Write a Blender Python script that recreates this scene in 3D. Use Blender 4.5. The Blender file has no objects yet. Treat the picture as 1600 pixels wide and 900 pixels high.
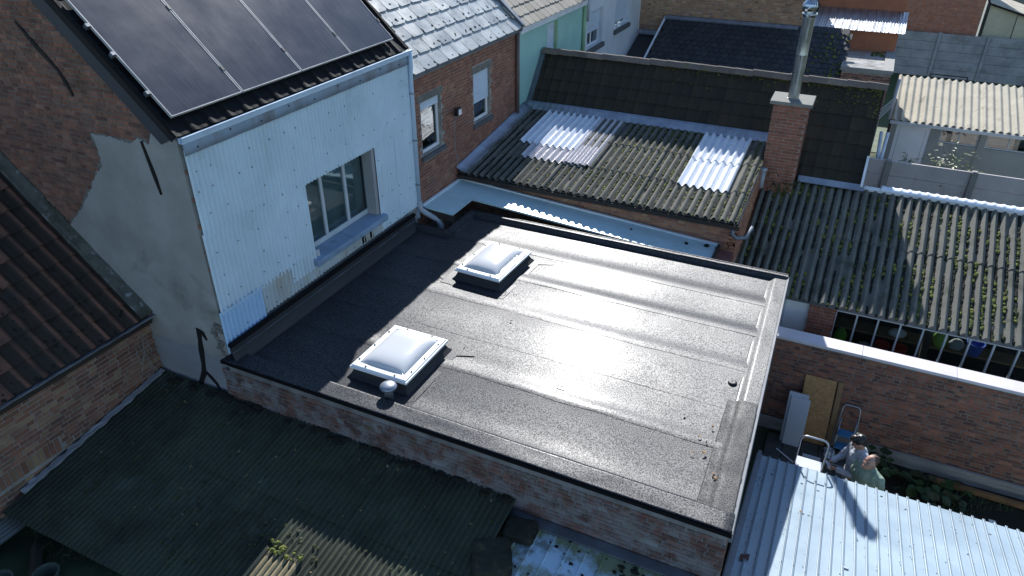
import bpy, bmesh, math, random
from mathutils import Vector, Matrix, Quaternion, noise as mnoise
random.seed(7)
SC = bpy.context.scene
COL = SC.collection
# ---------------------------------------------------------------- camera
CAMP = Vector((0.0, 0.0, 9.3)); YAW = math.radians(25.5); PIT = math.radians(30.7); FPX = 1142.6
cam_d = bpy.data.cameras.new('camera'); cam = bpy.data.objects.new('camera', cam_d); COL.objects.link(cam)
cam.location = CAMP; cam.rotation_euler = (math.radians(90) - PIT, 0, YAW)
cam_d.sensor_width = 36; cam_d.lens = 36 * FPX / 1600; cam_d.clip_start = 0.05; cam_d.clip_end = 2000
SC.camera = cam
# ---------------------------------------------------------------- sky, sun, exposure
SUN_TRAVEL = Vector((0.48, -1.42, -1.0)).normalized()
elev = math.asin(-SUN_TRAVEL.z); az = math.atan2(-SUN_TRAVEL.x, -SUN_TRAVEL.y)
W = bpy.data.worlds.new('World'); SC.world = W; W.use_nodes = True
nt = W.node_tree; bg = nt.nodes['Background']
sky = nt.nodes.new('ShaderNodeTexSky'); sky.sky_type = 'NISHITA'; sky.sun_disc = False
sky.sun_elevation = elev; sky.sun_rotation = az; sky.air_density = 1.0; sky.dust_density = 0.15; sky.ozone_density = 3.0
nt.links.new(sky.outputs[0], bg.inputs[0]); bg.inputs[1].default_value = 0.12
sl = bpy.data.lights.new('sun', 'SUN'); sl.energy = 5.0; sl.angle = math.radians(0.53); sl.color = (1.0, 0.985, 0.965)
so = bpy.data.objects.new('sun', sl); COL.objects.link(so); so.location = (-10, 30, 25)
so.rotation_euler = SUN_TRAVEL.to_track_quat('-Z', 'Y').to_euler()
SC.view_settings.view_transform = 'Standard'; SC.view_settings.look = 'None'
SC.view_settings.exposure = 0.64; SC.view_settings.gamma = 1.0; SC.view_settings.use_curve_mapping = False
# ---------------------------------------------------------------- helpers
FWD = Vector((-math.sin(YAW)*math.cos(PIT), math.cos(YAW)*math.cos(PIT), -math.sin(PIT)))
RGT = Vector((math.cos(YAW), math.sin(YAW), 0)); UPV = RGT.cross(FWD)
def facing_size(p, n):
    """size rank of a piece: bigger when nearer; negative when outside the photograph"""
    d = p - CAMP; c = d.dot(FWD)
    if c < 1: return -1
    x = 800 + FPX*d.dot(RGT)/c; y = 450 - FPX*d.dot(UPV)/c
    if not (-10 < x < 1610 and -10 < y < 910): return -1.0/(1+abs(x-800)+abs(y-450))-1
    return abs(d.normalized().dot(n))/c/c + 1e-9
V3 = Vector
X, Y, Z = V3((1,0,0)), V3((0,1,0)), V3((0,0,1))
def thing(name, label, cat, loc=(0,0,0), group=None, kind=None):
    o = bpy.data.objects.new(name, None); COL.objects.link(o); o.location = loc
    o.empty_display_size = .1; o['label'] = label; o['category'] = cat
    if group: o['group'] = group
    if kind: o['kind'] = kind
    return o
def tag(o, label=None, cat=None, group=None, kind=None):
    if label: o['label'] = label
    if cat: o['category'] = cat
    if group: o['group'] = group
    if kind: o['kind'] = kind
    return o
def world_of(o):
    v = V3((0,0,0))
    while o is not None: v = v + o.location; o = o.parent
    return v
def link(name, me, parent=None, loc=None):
    o = bpy.data.objects.new(name, me); COL.objects.link(o)
    if parent is not None: o.parent = parent
    base = world_of(parent) if parent is not None else V3((0,0,0))
    o.location = (V3(loc) if loc is not None else V3((0,0,0))) - base
    return o
class MB:
    """mesh builder in a local frame O,U,V,N (boxes, tubes, lathes, sheets)"""
    def __init__(s, O=(0,0,0), U=X, V=Y, N=Z):
        s.O, s.U, s.V, s.N = V3(O), V3(U), V3(V), V3(N); s.v = []; s.f = []
    def w(s, p): return s.O + s.U*p[0] + s.V*p[1] + s.N*p[2]
    def quadbox(s, a, b):
        k = len(s.v); s.v += [s.w(p) for p in a] + [s.w(p) for p in b]; n = len(a)
        s.f.append([k+i for i in range(n)][::-1]); s.f.append([k+n+i for i in range(n)])
        for i in range(n):
            j = (i+1) % n; s.f.append([k+i, k+j, k+n+j, k+n+i])
        return s
    def box(s, u0, u1, v0, v1, n0, n1):
        return s.quadbox([(u0,v0,n0),(u1,v0,n0),(u1,v1,n0),(u0,v1,n0)], [(u0,v0,n1),(u1,v0,n1),(u1,v1,n1),(u0,v1,n1)])
    def chbox(s, u0, u1, v0, v1, n0, n1, c=.006):
        """box with chamfered top rim"""
        k = len(s.v); c = min(c, (u1-u0)*.4, (v1-v0)*.4, (n1-n0)*.8)
        L = [[(u0,v0,n0),(u1,v0,n0),(u1,v1,n0),(u0,v1,n0)], [(u0,v0,n1-c),(u1,v0,n1-c),(u1,v1,n1-c),(u0,v1,n1-c)],
             [(u0+c,v0+c,n1),(u1-c,v0+c,n1),(u1-c,v1-c,n1),(u0+c,v1-c,n1)]]
        for l in L: s.v += [s.w(p) for p in l]
        s.f.append([k+3,k+2,k+1,k])
        for r in (0,4):
            for i in range(4):
                j = (i+1) % 4; s.f.append([k+r+i,k+r+j,k+r+4+j,k+r+4+i])
        s.f.append([k+8,k+9,k+10,k+11]); return s
    def prism(s, poly, n0, n1): return s.quadbox([(p[0],p[1],n0) for p in poly], [(p[0],p[1],n1) for p in poly])
    def tube(s, pts, r, seg=8, cap=True):
        P = [s.w(p) for p in pts]; k = len(s.v); rr = r if isinstance(r,(list,tuple)) else [r]*len(P)
        ref = None
        for i, p in enumerate(P):
            t = (P[min(i+1,len(P)-1)] - P[max(i-1,0)])
            t = t.normalized() if t.length > 1e-9 else Z
            a = ref if ref is not None else (Z if abs(t.z) < .9 else X)
            b = t.cross(a); b = b.normalized() if b.length > 1e-6 else t.orthogonal().normalized(); a = b.cross(t).normalized(); ref = a
            for q in range(seg):
                an = 2*math.pi*q/seg; s.v.append(p + a*(rr[i]*math.cos(an)) + b*(rr[i]*math.sin(an)))
        for i in range(len(P)-1):
            for q in range(seg):
                q2 = (q+1) % seg; s.f.append([k+i*seg+q, k+i*seg+q2, k+(i+1)*seg+q2, k+(i+1)*seg+q])
        if cap: s.f.append([k+q for q in range(seg)][::-1]); s.f.append([k+(len(P)-1)*seg+q for q in range(seg)])
        return s
    def lathe(s, prof, seg=20, c=(0,0,0)):
        k = len(s.v)
        for r, h in prof:
            for q in range(seg):
                an = 2*math.pi*q/seg; s.v.append(s.w((c[0]+r*math.cos(an), c[1]+r*math.sin(an), c[2]+h)))
        for i in range(len(prof)-1):
            for q in range(seg):
                q2 = (q+1) % seg; s.f.append([k+i*seg+q, k+i*seg+q2, k+(i+1)*seg+q2, k+(i+1)*seg+q])
        s.f.append([k+q for q in range(seg)][::-1]); s.f.append([k+(len(prof)-1)*seg+q for q in range(seg)])
        return s
    def grid(s, fn, nu, nv, thick=0.0):
        """sheet fn(a,b)->(u,v,n), a,b in 0..1; optional thickness along -n"""
        k = len(s.v)
        for j in range(nv+1):
            for i in range(nu+1): s.v.append(s.w(fn(i/nu, j/nv)))
        for j in range(nv):
            for i in range(nu):
                a = k+j*(nu+1)+i; s.f.append([a,a+1,a+nu+2,a+nu+1])
        if thick:
            m = (nu+1)*(nv+1)
            for p in s.v[k:k+m]: s.v.append(p - s.N*thick)
            for j in range(nv):
                for i in range(nu):
                    a = k+m+j*(nu+1)+i; s.f.append([a+nu+1,a+nu+2,a+1,a])
            for i in range(nu):
                for j0, fl in ((0,0),(nv,1)):
                    a = k+j0*(nu+1)+i; q = [a,a+m,a+m+1,a+1]; s.f.append(q[::-1] if fl else q)
            for j in range(nv):
                for i0, fl in ((0,1),(nu,0)):
                    a = k+j*(nu+1)+i0; q = [a,a+m,a+m+nu+1,a+nu+1]; s.f.append(q[::-1] if fl else q)
        return s
    def blob(s, c, r, sx=1, sy=1, sz=1, jit=.25, fine=False):
        """small irregular lump"""
        k = len(s.v); rings = ((-.55,.8),(.1,1.0),(.65,.7)) if not fine else ((-.8,.55),(-.4,.9),(.1,1.0),(.5,.85),(.85,.45)); seg = 6 if not fine else 10
        for h, q in rings:
            for i in range(seg):
                an = 2*math.pi*i/seg+h*2; f = r*(1+random.uniform(-jit,jit))
                s.v.append(s.w((c[0]+f*q*sx*math.cos(an), c[1]+f*q*sy*math.sin(an), c[2]+f*h*sz)))
        s.v.append(s.w((c[0],c[1],c[2]+r*sz*1.02))); top = len(s.v)-1; nr = len(rings)
        for j in range(nr-1):
            for i in range(seg):
                i2 = (i+1) % seg; s.f.append([k+j*seg+i,k+j*seg+i2,k+(j+1)*seg+i2,k+(j+1)*seg+i])
        for i in range(seg): s.f.append([k+(nr-1)*seg+i,k+(nr-1)*seg+(i+1)%seg,top])
        s.f.append([k+i for i in range(seg)][::-1]); return s
    def mesh(s, name, mat=None, smooth=False):
        me = bpy.data.meshes.new(name); me.from_pydata([tuple(p) for p in s.v], [], s.f); me.update()
        bm = bmesh.new(); bm.from_mesh(me); bmesh.ops.recalc_face_normals(bm, faces=bm.faces); bm.to_mesh(me); bm.free()
        if mat: me.materials.append(mat)
        if smooth:
            for p in me.polygons: p.use_smooth = True
        return me
    def build(s, name, mat, parent=None, smooth=False, bevel=0, kind=None, auto=None):
        o = link(name, s.mesh(name, mat, smooth), parent)
        if bevel:
            b = o.modifiers.new('bevel','BEVEL'); b.width = bevel; b.segments = 2; b.limit_method = 'ANGLE'
        if kind: o['kind'] = kind
        return o
def basis(U, V, N): return Matrix((U, V, N)).transposed()
def pieces(parent, name, protos, items, mat, maxn=300, rest=None, minrank=None):
    """items: (proto_key, origin, U, V, N). Largest maxn in view become objects, the others one stuff part."""
    ranked = sorted(items, key=lambda it: -facing_size(it[1], it[4]))
    one = [it for it in ranked[:maxn] if facing_size(it[1], it[4]) > (minrank or 0)]; other = ranked[len(one):]
    ms = {}
    base = world_of(parent) if parent is not None else V3((0,0,0))
    for k, O, U, V, N in one:
        if k not in ms:
            ms[k] = protos[k].mesh(name, mat)
        o = bpy.data.objects.new(name, ms[k]); COL.objects.link(o); o.parent = parent
        o.rotation_mode = 'QUATERNION'; o.rotation_quaternion = basis(U,V,N).to_quaternion(); o.location = O - base
    if other:
        mb = MB()
        for k, O, U, V, N in other:
            p = protos[k]; n0 = len(mb.v); mb.v += [O + U*q.x + V*q.y + N*q.z for q in p.v]
            mb.f += [[i+n0 for i in f] for f in p.f]
        mb.build(rest or (name+'_field'), mat, parent, kind='stuff')
def brick_proto(L, h, d, jit):
    c = .005; m = MB(); J = lambda: random.uniform(-jit, jit)
    a = [(-L/2+J(),-h/2+J()),(L/2+J(),-h/2+J()),(L/2+J(),h/2+J()),(-L/2+J(),h/2+J())]
    m.v = [V3((p[0],p[1],-.01)) for p in a] + [V3((p[0],p[1],d-c)) for p in a] + [V3((p[0]*(1-2*c/L),p[1]*(1-2*c/h),d+J())) for p in a]
    for r in (0,4):
        for i in range(4): m.f.append([r+i,r+(i+1)%4,r+4+(i+1)%4,r+4+i])
    m.f.append([8,9,10,11]); return m
def brickwork(parent, O, U, V, N, w, h, mat, L=.19, bh=.055, j=.012, d=.009, bond='flemish', ok=None, jit=.003, maxn=300, name='brick', skip=0.0, angj=.006):
    O, U, V, N = V3(O), V3(U), V3(V), V3(N); protos = {}; Hd = (L-j)/2
    for t in range(4):
        protos[('s',t)] = brick_proto(L,bh,d,jit); protos[('h',t)] = brick_proto(Hd,bh,d,jit)
    items = []; r = 0
    while (r+1)*(bh+j) <= h+1e-6:
        v = r*(bh+j)+bh/2+j/2
        if bond == 'running': pat = ['s']; u = -(L+j)/2*(r % 2)
        elif bond == 'english': pat = ['s'] if r % 2 else ['h']; u = -(Hd+j)/2*(r % 2)
        else: pat = ['s','h'] ; u = -((L+j)+(Hd+j))/2*(r % 2) - random.choice((0,0,.03))
        i = 0
        while u < w:
            k = pat[i % len(pat)]
            if bond == 'flemish' and random.random() < .18: k = random.choice('sh')
            ln = L if k == 's' else Hd; c = u+ln/2+j/2
            e0, e1 = u+j/2, u+j/2+ln; u += ln+j; i += 1
            if e0 < -.002 or e1 > w+.002:
                a, b = max(e0,0), min(e1,w)
                if b-a < .03: continue
                kk = ('c', round((b-a)*50)); 
                if kk not in protos: protos[kk] = brick_proto(round((b-a)*50)/50, bh, d, jit)
                c = (a+b)/2; key = kk; ln = b-a
            else: key = (k, random.randrange(4))
            if ok and not (ok(c-ln/2,v) and ok(c+ln/2,v)):
                if not ok(c,v): continue
                kk = ('c', round(ln*.5*50)); 
                if kk not in protos: protos[kk] = brick_proto(max(.04,round(ln*.5*50)/50), bh, d, jit)
                key = kk; c = c - ln*.2 if ok(c-ln/2,v) else c + ln*.2
            if random.random() < skip: continue
            an = random.gauss(0,angj); U2 = U*math.cos(an)+V*math.sin(an); V2 = N.cross(U2)
            items.append((key, O+U*c+V*v+N*random.uniform(-.002,.002), U2, V2, N))
        r += 1
    pieces(parent, name, protos, items, mat, maxn)
def corr(name, O, U, V, N, w, l, pitch, amp, mat, parent, thick=.006, seg=8, nv=2, lift=.008, phase=0.0, smooth=True, sag=0.0, kind=None):
    """one corrugated sheet: waves across U, running along V"""
    m = MB(O, V3(U).normalized(), V3(V).normalized(), V3(N).normalized()); n = max(4, int(round(w/pitch*seg)))
    def fn(a, b): 
        u = a*w; return (u, b*l, amp*math.sin(2*math.pi*(u/pitch)+phase) + lift*(1-b) + sag*math.sin(a*math.pi*1.3+b))
    m.grid(fn, n, nv, thick); o = link(name, m.mesh(name, mat, False), parent)
    me = o.data; sharp = []
    for p in me.polygons: p.use_smooth = smooth
    if smooth:
        try: me.set_sharp_from_angle(angle=math.radians(50))
        except Exception: pass
    if kind: o['kind'] = kind
    return o
# ---------------------------------------------------------------- materials
def mat(name, cols, rough=.8, var=.25, scale=2.5, bump=.25, bscale=60, metal=0, spec=.5, dirt_or_sheen=(), stretch=None, fine=0.0, fscale=250, pmix=1.0, rvar=.1, bdist=.004, coat=None, sfine=None):
    m = bpy.data.materials.new(name); m.use_nodes = True; n = m.node_tree; L = n.links; b = n.nodes['Principled BSDF']
    N_ = n.nodes.new; geo = N_('ShaderNodeNewGeometry'); pos = geo.outputs['Position']
    def vec(st):
        if not st: return pos
        mp = N_('ShaderNodeMapping'); mp.inputs['Scale'].default_value = st; L.new(pos, mp.inputs['Vector']); return mp.outputs[0]
    pv = vec(stretch)
    def noi(sc, det=4, v=None, ro=.6):
        t = N_('ShaderNodeTexNoise'); t.inputs['Scale'].default_value = sc; t.inputs['Detail'].default_value = det; t.inputs['Roughness'].default_value = ro
        L.new(v if v is not None else pv, t.inputs['Vector']); return t
    def rng(sock, a, b_, c, d):
        q = N_('ShaderNodeMapRange'); q.inputs[1].default_value = a; q.inputs[2].default_value = b_; q.inputs[3].default_value = c; q.inputs[4].default_value = d
        L.new(sock, q.inputs[0]); return q.outputs[0]
    def mixc(kind, fac, a, c):
        q = N_('ShaderNodeMix'); q.data_type = 'RGBA'; q.blend_type = kind
        if isinstance(fac, float): q.inputs[0].default_value = fac
        else: L.new(fac, q.inputs[0])
        for idx, s in ((6,a),(7,c)):
            if isinstance(s, tuple): q.inputs[idx].default_value = (*s[:3],1)
            else: L.new(s, q.inputs[idx])
        return q.outputs[2]
    if isinstance(cols, tuple): cols = [cols]
    if len(cols) > 1:
        oi = N_('ShaderNodeObjectInfo'); ad = N_('ShaderNodeMath'); ad.operation = 'ADD'
        L.new(oi.outputs['Random'], ad.inputs[0]); L.new(geo.outputs['Random Per Island'], ad.inputs[1])
        fr = N_('ShaderNodeMath'); fr.operation = 'FRACT'; L.new(ad.outputs[0], fr.inputs[0])
        rp = N_('ShaderNodeValToRGB'); rp.color_ramp.interpolation = 'LINEAR'; e = rp.color_ramp.elements
        while len(e) < len(cols): e.new(.5)
        for i, c in enumerate(cols): e[i].position = i/(len(cols)-1); e[i].color = (*c,1)
        L.new(fr.outputs[0], rp.inputs[0]); col = rp.outputs[0]
    else: col = cols[0]
    n1 = noi(scale, 5); k = rng(n1.outputs[0], .3, .7, 1-var, 1+var)
    cm = N_('ShaderNodeCombineColor'); [L.new(k, cm.inputs[i]) for i in range(3)]
    col = mixc('MULTIPLY', 1.0, col, cm.outputs[0])
    if fine:
        nf = noi(fscale, 2, pos, .7); kf = rng(nf.outputs[0], .35, .65, 1-fine, 1+fine)
        cf = N_('ShaderNodeCombineColor'); [L.new(kf, cf.inputs[i]) for i in range(3)]
        col = mixc('MULTIPLY', 1.0, col, cf.outputs[0])
    for q in dirt_or_sheen:   # (colour, lo, hi, scale[, amount[, stretch]])
        dn = noi(q[3], 6, vec(q[5]) if len(q) > 5 else pv, .65)
        col = mixc('MIX', rng(dn.outputs[0], q[1], q[2], 0, q[4] if len(q) > 4 else 1.0), col, q[0])
    if isinstance(col, tuple): b.inputs['Base Color'].default_value = (*col,1)
    else: L.new(col, b.inputs['Base Color'])
    L.new(rng(n1.outputs[0], .3, .7, max(0.02,rough-rvar), min(1,rough+rvar)), b.inputs['Roughness'])
    b.inputs['Metallic'].default_value = metal; b.inputs['Specular IOR Level'].default_value = spec
    if bump:
        nb = noi(bscale, 4); bp = N_('ShaderNodeBump'); bp.inputs['Strength'].default_value = bump; bp.inputs['Distance'].default_value = bdist
        L.new(nb.outputs[0], bp.inputs['Height']); L.new(bp.outputs[0], b.inputs['Normal'])
    if sfine:
        ns = noi(sfine[0], 2, pos, .8); sv = rng(ns.outputs[0], .36, .64, sfine[1], sfine[2]); L.new(sv, b.inputs['Specular IOR Level'])
        if coat: L.new(rng(ns.outputs[0], .36, .64, coat[0]*.2, coat[0]*1.8), b.inputs['Coat Weight'])
    if coat:
        b.inputs['Coat Weight'].default_value = coat[0]; b.inputs['Coat Roughness'].default_value = coat[1]
    return m
def glass_mat(name, tint=(.75,.85,.85), through=.75, rough=.02):
    m = bpy.data.materials.new(name); m.use_nodes = True; n = m.node_tree; L = n.links; n.nodes.remove(n.nodes['Principled BSDF'])
    out = n.nodes['Material Output']; tr = n.nodes.new('ShaderNodeBsdfTransparent'); tr.inputs[0].default_value = (*[c*through for c in tint],1)
    gl = n.nodes.new('ShaderNodeBsdfGlossy'); gl.inputs['Roughness'].default_value = rough; gl.inputs[0].default_value = (.95,.97,1,1)
    lw = n.nodes.new('ShaderNodeLayerWeight'); lw.inputs[0].default_value = .5; pw = n.nodes.new('ShaderNodeMath'); pw.operation = 'POWER'; pw.inputs[1].default_value = 4; L.new(lw.outputs['Facing'], pw.inputs[0])
    fr = n.nodes.new('ShaderNodeMath'); fr.operation = 'MULTIPLY_ADD'; fr.inputs[1].default_value = .85; fr.inputs[2].default_value = .10; L.new(pw.outputs[0], fr.inputs[0]); mx = n.nodes.new('ShaderNodeMixShader')
    L.new(fr.outputs[0], mx.inputs[0]); L.new(tr.outputs[0], mx.inputs[1]); L.new(gl.outputs[0], mx.inputs[2]); L.new(mx.outputs[0], out.inputs[0]); return m
# ---------------------------------------------------------------- palette
BR_RED = [(.20,.075,.05),(.26,.10,.065),(.15,.06,.045),(.30,.13,.085),(.12,.06,.05),(.24,.10,.07)]
M_mortar = mat('mortar', (.30,.28,.25), .95, .3, 6, .4, 80)
M_mortar_dark = mat('dark mortar', (.17,.16,.14), .95, .3, 6, .4, 80)
M_brick_gable = mat('gable brick', [(.21,.092,.06),(.26,.118,.075),(.15,.068,.05),(.19,.105,.075),(.29,.14,.095),(.12,.06,.048)], .9, .35, 4, .5, 90, dirt_or_sheen=(((.05,.05,.025),.56,.75,1.2,.6),((.26,.24,.22),.68,.78,2.3,.7)))
M_brick_row = mat('row house brick', [(.26,.10,.06),(.32,.14,.085),(.2,.08,.05),(.28,.12,.075),(.22,.09,.06),(.36,.17,.10)], .85, .22, 5, .4, 90)
M_brick_garden = mat('garden wall brick', [(.25,.095,.058),(.31,.125,.075),(.15,.068,.05),(.34,.15,.09),(.11,.055,.045),(.27,.11,.068)], .9, .3, 4, .5, 90, dirt_or_sheen=(((.07,.065,.045),.58,.75,1.6,.6),))
M_brick_left = mat('side wall brick', [(.22,.10,.062),(.28,.14,.09),(.16,.075,.05),(.24,.12,.085),(.30,.20,.115),(.13,.07,.052)], .9, .25, 4, .4, 90)
M_brick_white = mat('lime washed brick', [(.13,.062,.048),(.17,.085,.066),(.09,.05,.042),(.20,.12,.10),(.15,.075,.06),(.11,.08,.05)], .95, .35, 6, .9, 60, bdist=.008, dirt_or_sheen=(((.20,.195,.20),.44,.58,4.0,.85),((.10,.095,.05),.58,.70,1.1,.6),((.03,.03,.025),.60,.70,5,.6)))
M_mortar_white = mat('lime mortar', (.20,.195,.195), .95, .35, 4, .6, 60, dirt_or_sheen=(((.10,.095,.07),.55,.7,1.5,.7),))
M_brick_chim = mat('chimney brick', [(.27,.098,.062),(.33,.13,.08),(.21,.08,.052),(.30,.11,.07)], .85, .18, 6, .35, 90, dirt_or_sheen=(((.10,.09,.06),.6,.72,2.0,.6),))
M_brick_annex = mat('annex brick', [(.36,.15,.085),(.42,.20,.11),(.28,.11,.07),(.48,.27,.15)], .85, .2, 5, .4, 90)
M_brick_far = mat('ochre brick', [(.42,.22,.11),(.34,.17,.09),(.48,.29,.15),(.25,.12,.07)], .9, .2, 4, .3, 60)
M_brick_orange = mat('orange brick', [(.42,.16,.08),(.36,.13,.07),(.46,.19,.10)], .9, .15, 3, .3, 60)
M_render = mat('grey render', (.32,.315,.295), .95, .18, 1.6, .5, 120, fine=.12, fscale=140, dirt_or_sheen=(((.11,.12,.09),.58,.75,1.3,.6),((.30,.30,.29),.62,.7,5,.4),))
M_render_lt = mat('pale render', (.27,.28,.30), .95, .15, 1.6, .5, 120, fine=.1, fscale=140)
M_tar = mat('tar', (.006,.006,.006), .7, .2, 5, .4, 40)
M_membrane = mat('granule roofing felt', (.027,.029,.034), .50, .12, 1.3, .25, 220, fine=.75, fscale=75, rvar=.03, bdist=.002, spec=.25, coat=(.06,.19), sfine=(75,.03,.46))
_n = M_membrane.node_tree; _b = _n.nodes['Principled BSDF']; _b.inputs['Anisotropic'].default_value = .75; _cx = _n.nodes.new('ShaderNodeCombineXYZ'); _cx.inputs[0].default_value = 1.0; _n.links.new(_cx.outputs[0], _b.inputs['Tangent'])
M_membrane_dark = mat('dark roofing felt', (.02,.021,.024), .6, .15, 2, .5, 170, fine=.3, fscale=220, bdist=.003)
M_blacktrim = mat('black edge trim', (.008,.008,.009), .85, .1, 3, .1, spec=.12)
M_alu = mat('grey aluminium', (.42,.44,.47), .38, .12, 3, .05, 40, metal=.85)
M_edge = mat('dull grey edge trim', (.14,.15,.165), .6, .12, 3, .1, 40)
M_zinc = mat('zinc', (.30,.33,.38), .42, .22, 4, .15, 30, metal=.7, dirt_or_sheen=(((.55,.58,.62),.55,.7,3,.5),))
M_zinc_dark = mat('weathered zinc', (.16,.18,.21), .5, .25, 4, .15, 30, metal=.55)
M_white = mat('white plastic', (.80,.81,.82), .35, .06, 3, .03)
M_whitepaint = mat('white paint', (.74,.76,.79), .5, .1, 3, .1, 40, dirt_or_sheen=(((.35,.34,.30),.62,.75,2.5,.4),))
M_greypvc = mat('grey pipe', (.36,.39,.44), .45, .1, 4, .05)
M_brownpipe = mat('brown pipe', (.13,.09,.08), .5, .15, 4, .05)
M_clad = mat('pale blue corrugated steel', (.62,.75,.84), .36, .07, 1.5, .06, 30, dirt_or_sheen=(((.46,.50,.50),.60,.75,2.2,.45,(1,1,.25)),((.52,.60,.66),.6,.7,9,.35)), spec=.4)
M_clad_new = mat('newer blue corrugated steel', (.42,.62,.84), .42, .06, 1.5, .04, 30, spec=.4)
M_clad_old = mat('worn corrugated steel', (.50,.56,.58), .55, .12, 2, .1, 30, dirt_or_sheen=(((.40,.36,.26),.48,.66,3.0,.6,(1,1,.2)),))
M_flash = mat('stained steel flashing', (.27,.36,.47), .5, .12, 2, .1, 30, dirt_or_sheen=(((.17,.18,.19),.46,.66,2.4,.85,(1,1,.3)),))
M_gutter = mat('pale blue gutter', (.48,.61,.74), .4, .08, 3, .05, 30, dirt_or_sheen=(((.2,.2,.18),.62,.75,5,.5),))
M_sill = mat('painted blue sill', (.22,.31,.42), .55, .15, 3, .2, 40, dirt_or_sheen=(((.10,.12,.14),.58,.7,4,.6),))
M_winframe = mat('grey window frame', (.50,.55,.58), .45, .08, 3, .05)
M_blacktile = mat('black glazed tile', (.007,.0075,.009), .75, .2, 4, .1, 30, spec=.15)
M_anthr = mat('anthracite board', (.045,.05,.06), .6, .12, 3, .2, 60)
M_solar = mat('solar glass', (.026,.031,.046), .24, .10, 2, .0, 30, dirt_or_sheen=(((.065,.07,.088),.42,.75,3.0,.7,(.45,11,.45)),), spec=.5, rvar=.03)  # bluish dust streaks stand in for the sky reflected in the glass
M_rowslate = mat('weathered pale slate', [(.33,.35,.35),(.42,.44,.43),(.26,.28,.28),(.38,.39,.37),(.47,.48,.46)], .34, .18, 3, .2, 50, dirt_or_sheen=(((.05,.05,.03),.60,.68,7,.8),), rvar=.08)
M_moss_dark = mat('dark moss', [(.008,.009,.005),(.013,.015,.006),(.006,.0055,.005)], .95, .3, 10, .6, 60)
M_moss = mat('yellow green moss', [(.11,.125,.02),(.17,.18,.03),(.06,.08,.018),(.035,.045,.014)], .95, .3, 14, .7, 90)
M_asb = mat('mossy fibre cement', (.115,.113,.095), .92, .3, 2.2, .6, 70, fine=.2, fscale=60, dirt_or_sheen=(((.045,.05,.03),.5,.66,2.4,.75),((.26,.26,.23),.62,.7,14,.5)))
M_asb_shed = mat('grey fibre cement', (.145,.143,.12), .92, .25, 2.2, .6, 70, fine=.2, fscale=60, dirt_or_sheen=(((.04,.045,.025),.54,.68,2.0,.7),((.3,.3,.27),.62,.7,16,.5)))
M_asb_dark = mat('dark fibre cement', (.040,.052,.034), .9, .3, 1.5, .6, 60, fine=.25, fscale=50, dirt_or_sheen=(((.012,.016,.009),.46,.64,.9,.85),((.085,.095,.08),.58,.72,1.3,.6),((.05,.065,.02),.62,.7,3.5,.6)))  # base colour greened to take in a greenish lens veil
M_asb_tan = mat('tan fibre cement', (.46,.42,.33), .9, .2, 2.2, .5, 60, dirt_or_sheen=(((.17,.15,.11),.56,.7,3,.6),))
M_poly = mat('white translucent sheet', (.72,.76,.82), .28, .07, 3, .06, 30, spec=.6, dirt_or_sheen=(((.40,.38,.40),.6,.74,2.5,.5),))
M_poly_dirty = mat('dirty translucent sheet', (.50,.48,.50), .35, .2, 4, .1, 30, dirt_or_sheen=(((.25,.22,.2),.5,.7,4,.6),))
M_tile_dark = mat('dark mossy roof tile', [(.034,.026,.016),(.026,.023,.015),(.042,.031,.020),(.020,.019,.013)], .92, .3, 3, .5, 70, dirt_or_sheen=(((.022,.025,.012),.5,.7,1.4,.7),((.16,.16,.14),.74,.78,9,.5)))
M_ridge = mat('ridge tile', [(.20,.16,.13),(.13,.10,.08),(.16,.13,.11)], .85, .3, 4, .4, 60, dirt_or_sheen=(((.10,.11,.03),.56,.68,4,.8),))
M_tile_left = mat('old clay pantile', [(.17,.075,.05),(.13,.06,.045),(.20,.095,.06),(.10,.055,.04)], .9, .3, 4, .5, 70, dirt_or_sheen=(((.03,.03,.022),.46,.62,2.2,.85),((.24,.25,.24),.66,.74,6,.5)))
M_slate_dark = mat('dark slate', [(.028,.030,.034),(.022,.024,.028),(.036,.037,.041),(.04,.04,.038)], .6, .2, 3, .3, 60, dirt_or_sheen=(((.12,.12,.05),.66,.76,2.5,.5),))
M_mint = mat('pale mint sheet', (.48,.65,.68), .32, .08, 1.2, .05, 20, dirt_or_sheen=(((.34,.40,.30),.58,.74,1.1,.5),), spec=.5)
M_green = mat('mint green paint', (.33,.56,.50), .8, .08, 1.5, .2, 100)
M_whitewall = mat('white wall paint', (.62,.66,.70), .85, .1, 1.5, .3, 90)
M_yellow = mat('lime paint', (.30,.46,.28), .8, .1, 2, .1)
M_tanroof = mat('tan slate', [(.24,.21,.17),(.30,.27,.22),(.19,.17,.13)], .8, .2, 3, .3, 50, dirt_or_sheen=(((.06,.055,.03),.58,.7,5,.7),))
M_conc = mat('concrete', (.30,.29,.27), .92, .18, 1.5, .5, 80, fine=.12, fscale=90, dirt_or_sheen=(((.12,.115,.09),.6,.75,1.8,.6),))
M_conc_pink = mat('pale concrete panel', (.58,.52,.49), .92, .14, 1.5, .5, 80, fine=.1, fscale=90, dirt_or_sheen=(((.2,.18,.15),.6,.75,2.5,.5,(1,1,.4)),))
M_conc_grey = mat('grey concrete panel', (.33,.345,.35), .92, .25, 1.5, .5, 60, dirt_or_sheen=(((.09,.10,.08),.52,.7,.9,.7),))
M_coping = mat('pale coping', (.62,.58,.60), .6, .08, 2, .2, 60, dirt_or_sheen=(((.3,.28,.27),.66,.76,3,.5),))
M_cap = mat('chimney cap concrete', (.21,.205,.18), .92, .2, 5, .6, 60, fine=.2, fscale=70)
M_steel = mat('stainless steel', (.55,.58,.60), .22, .08, 3, .03, 20, metal=1)
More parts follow.
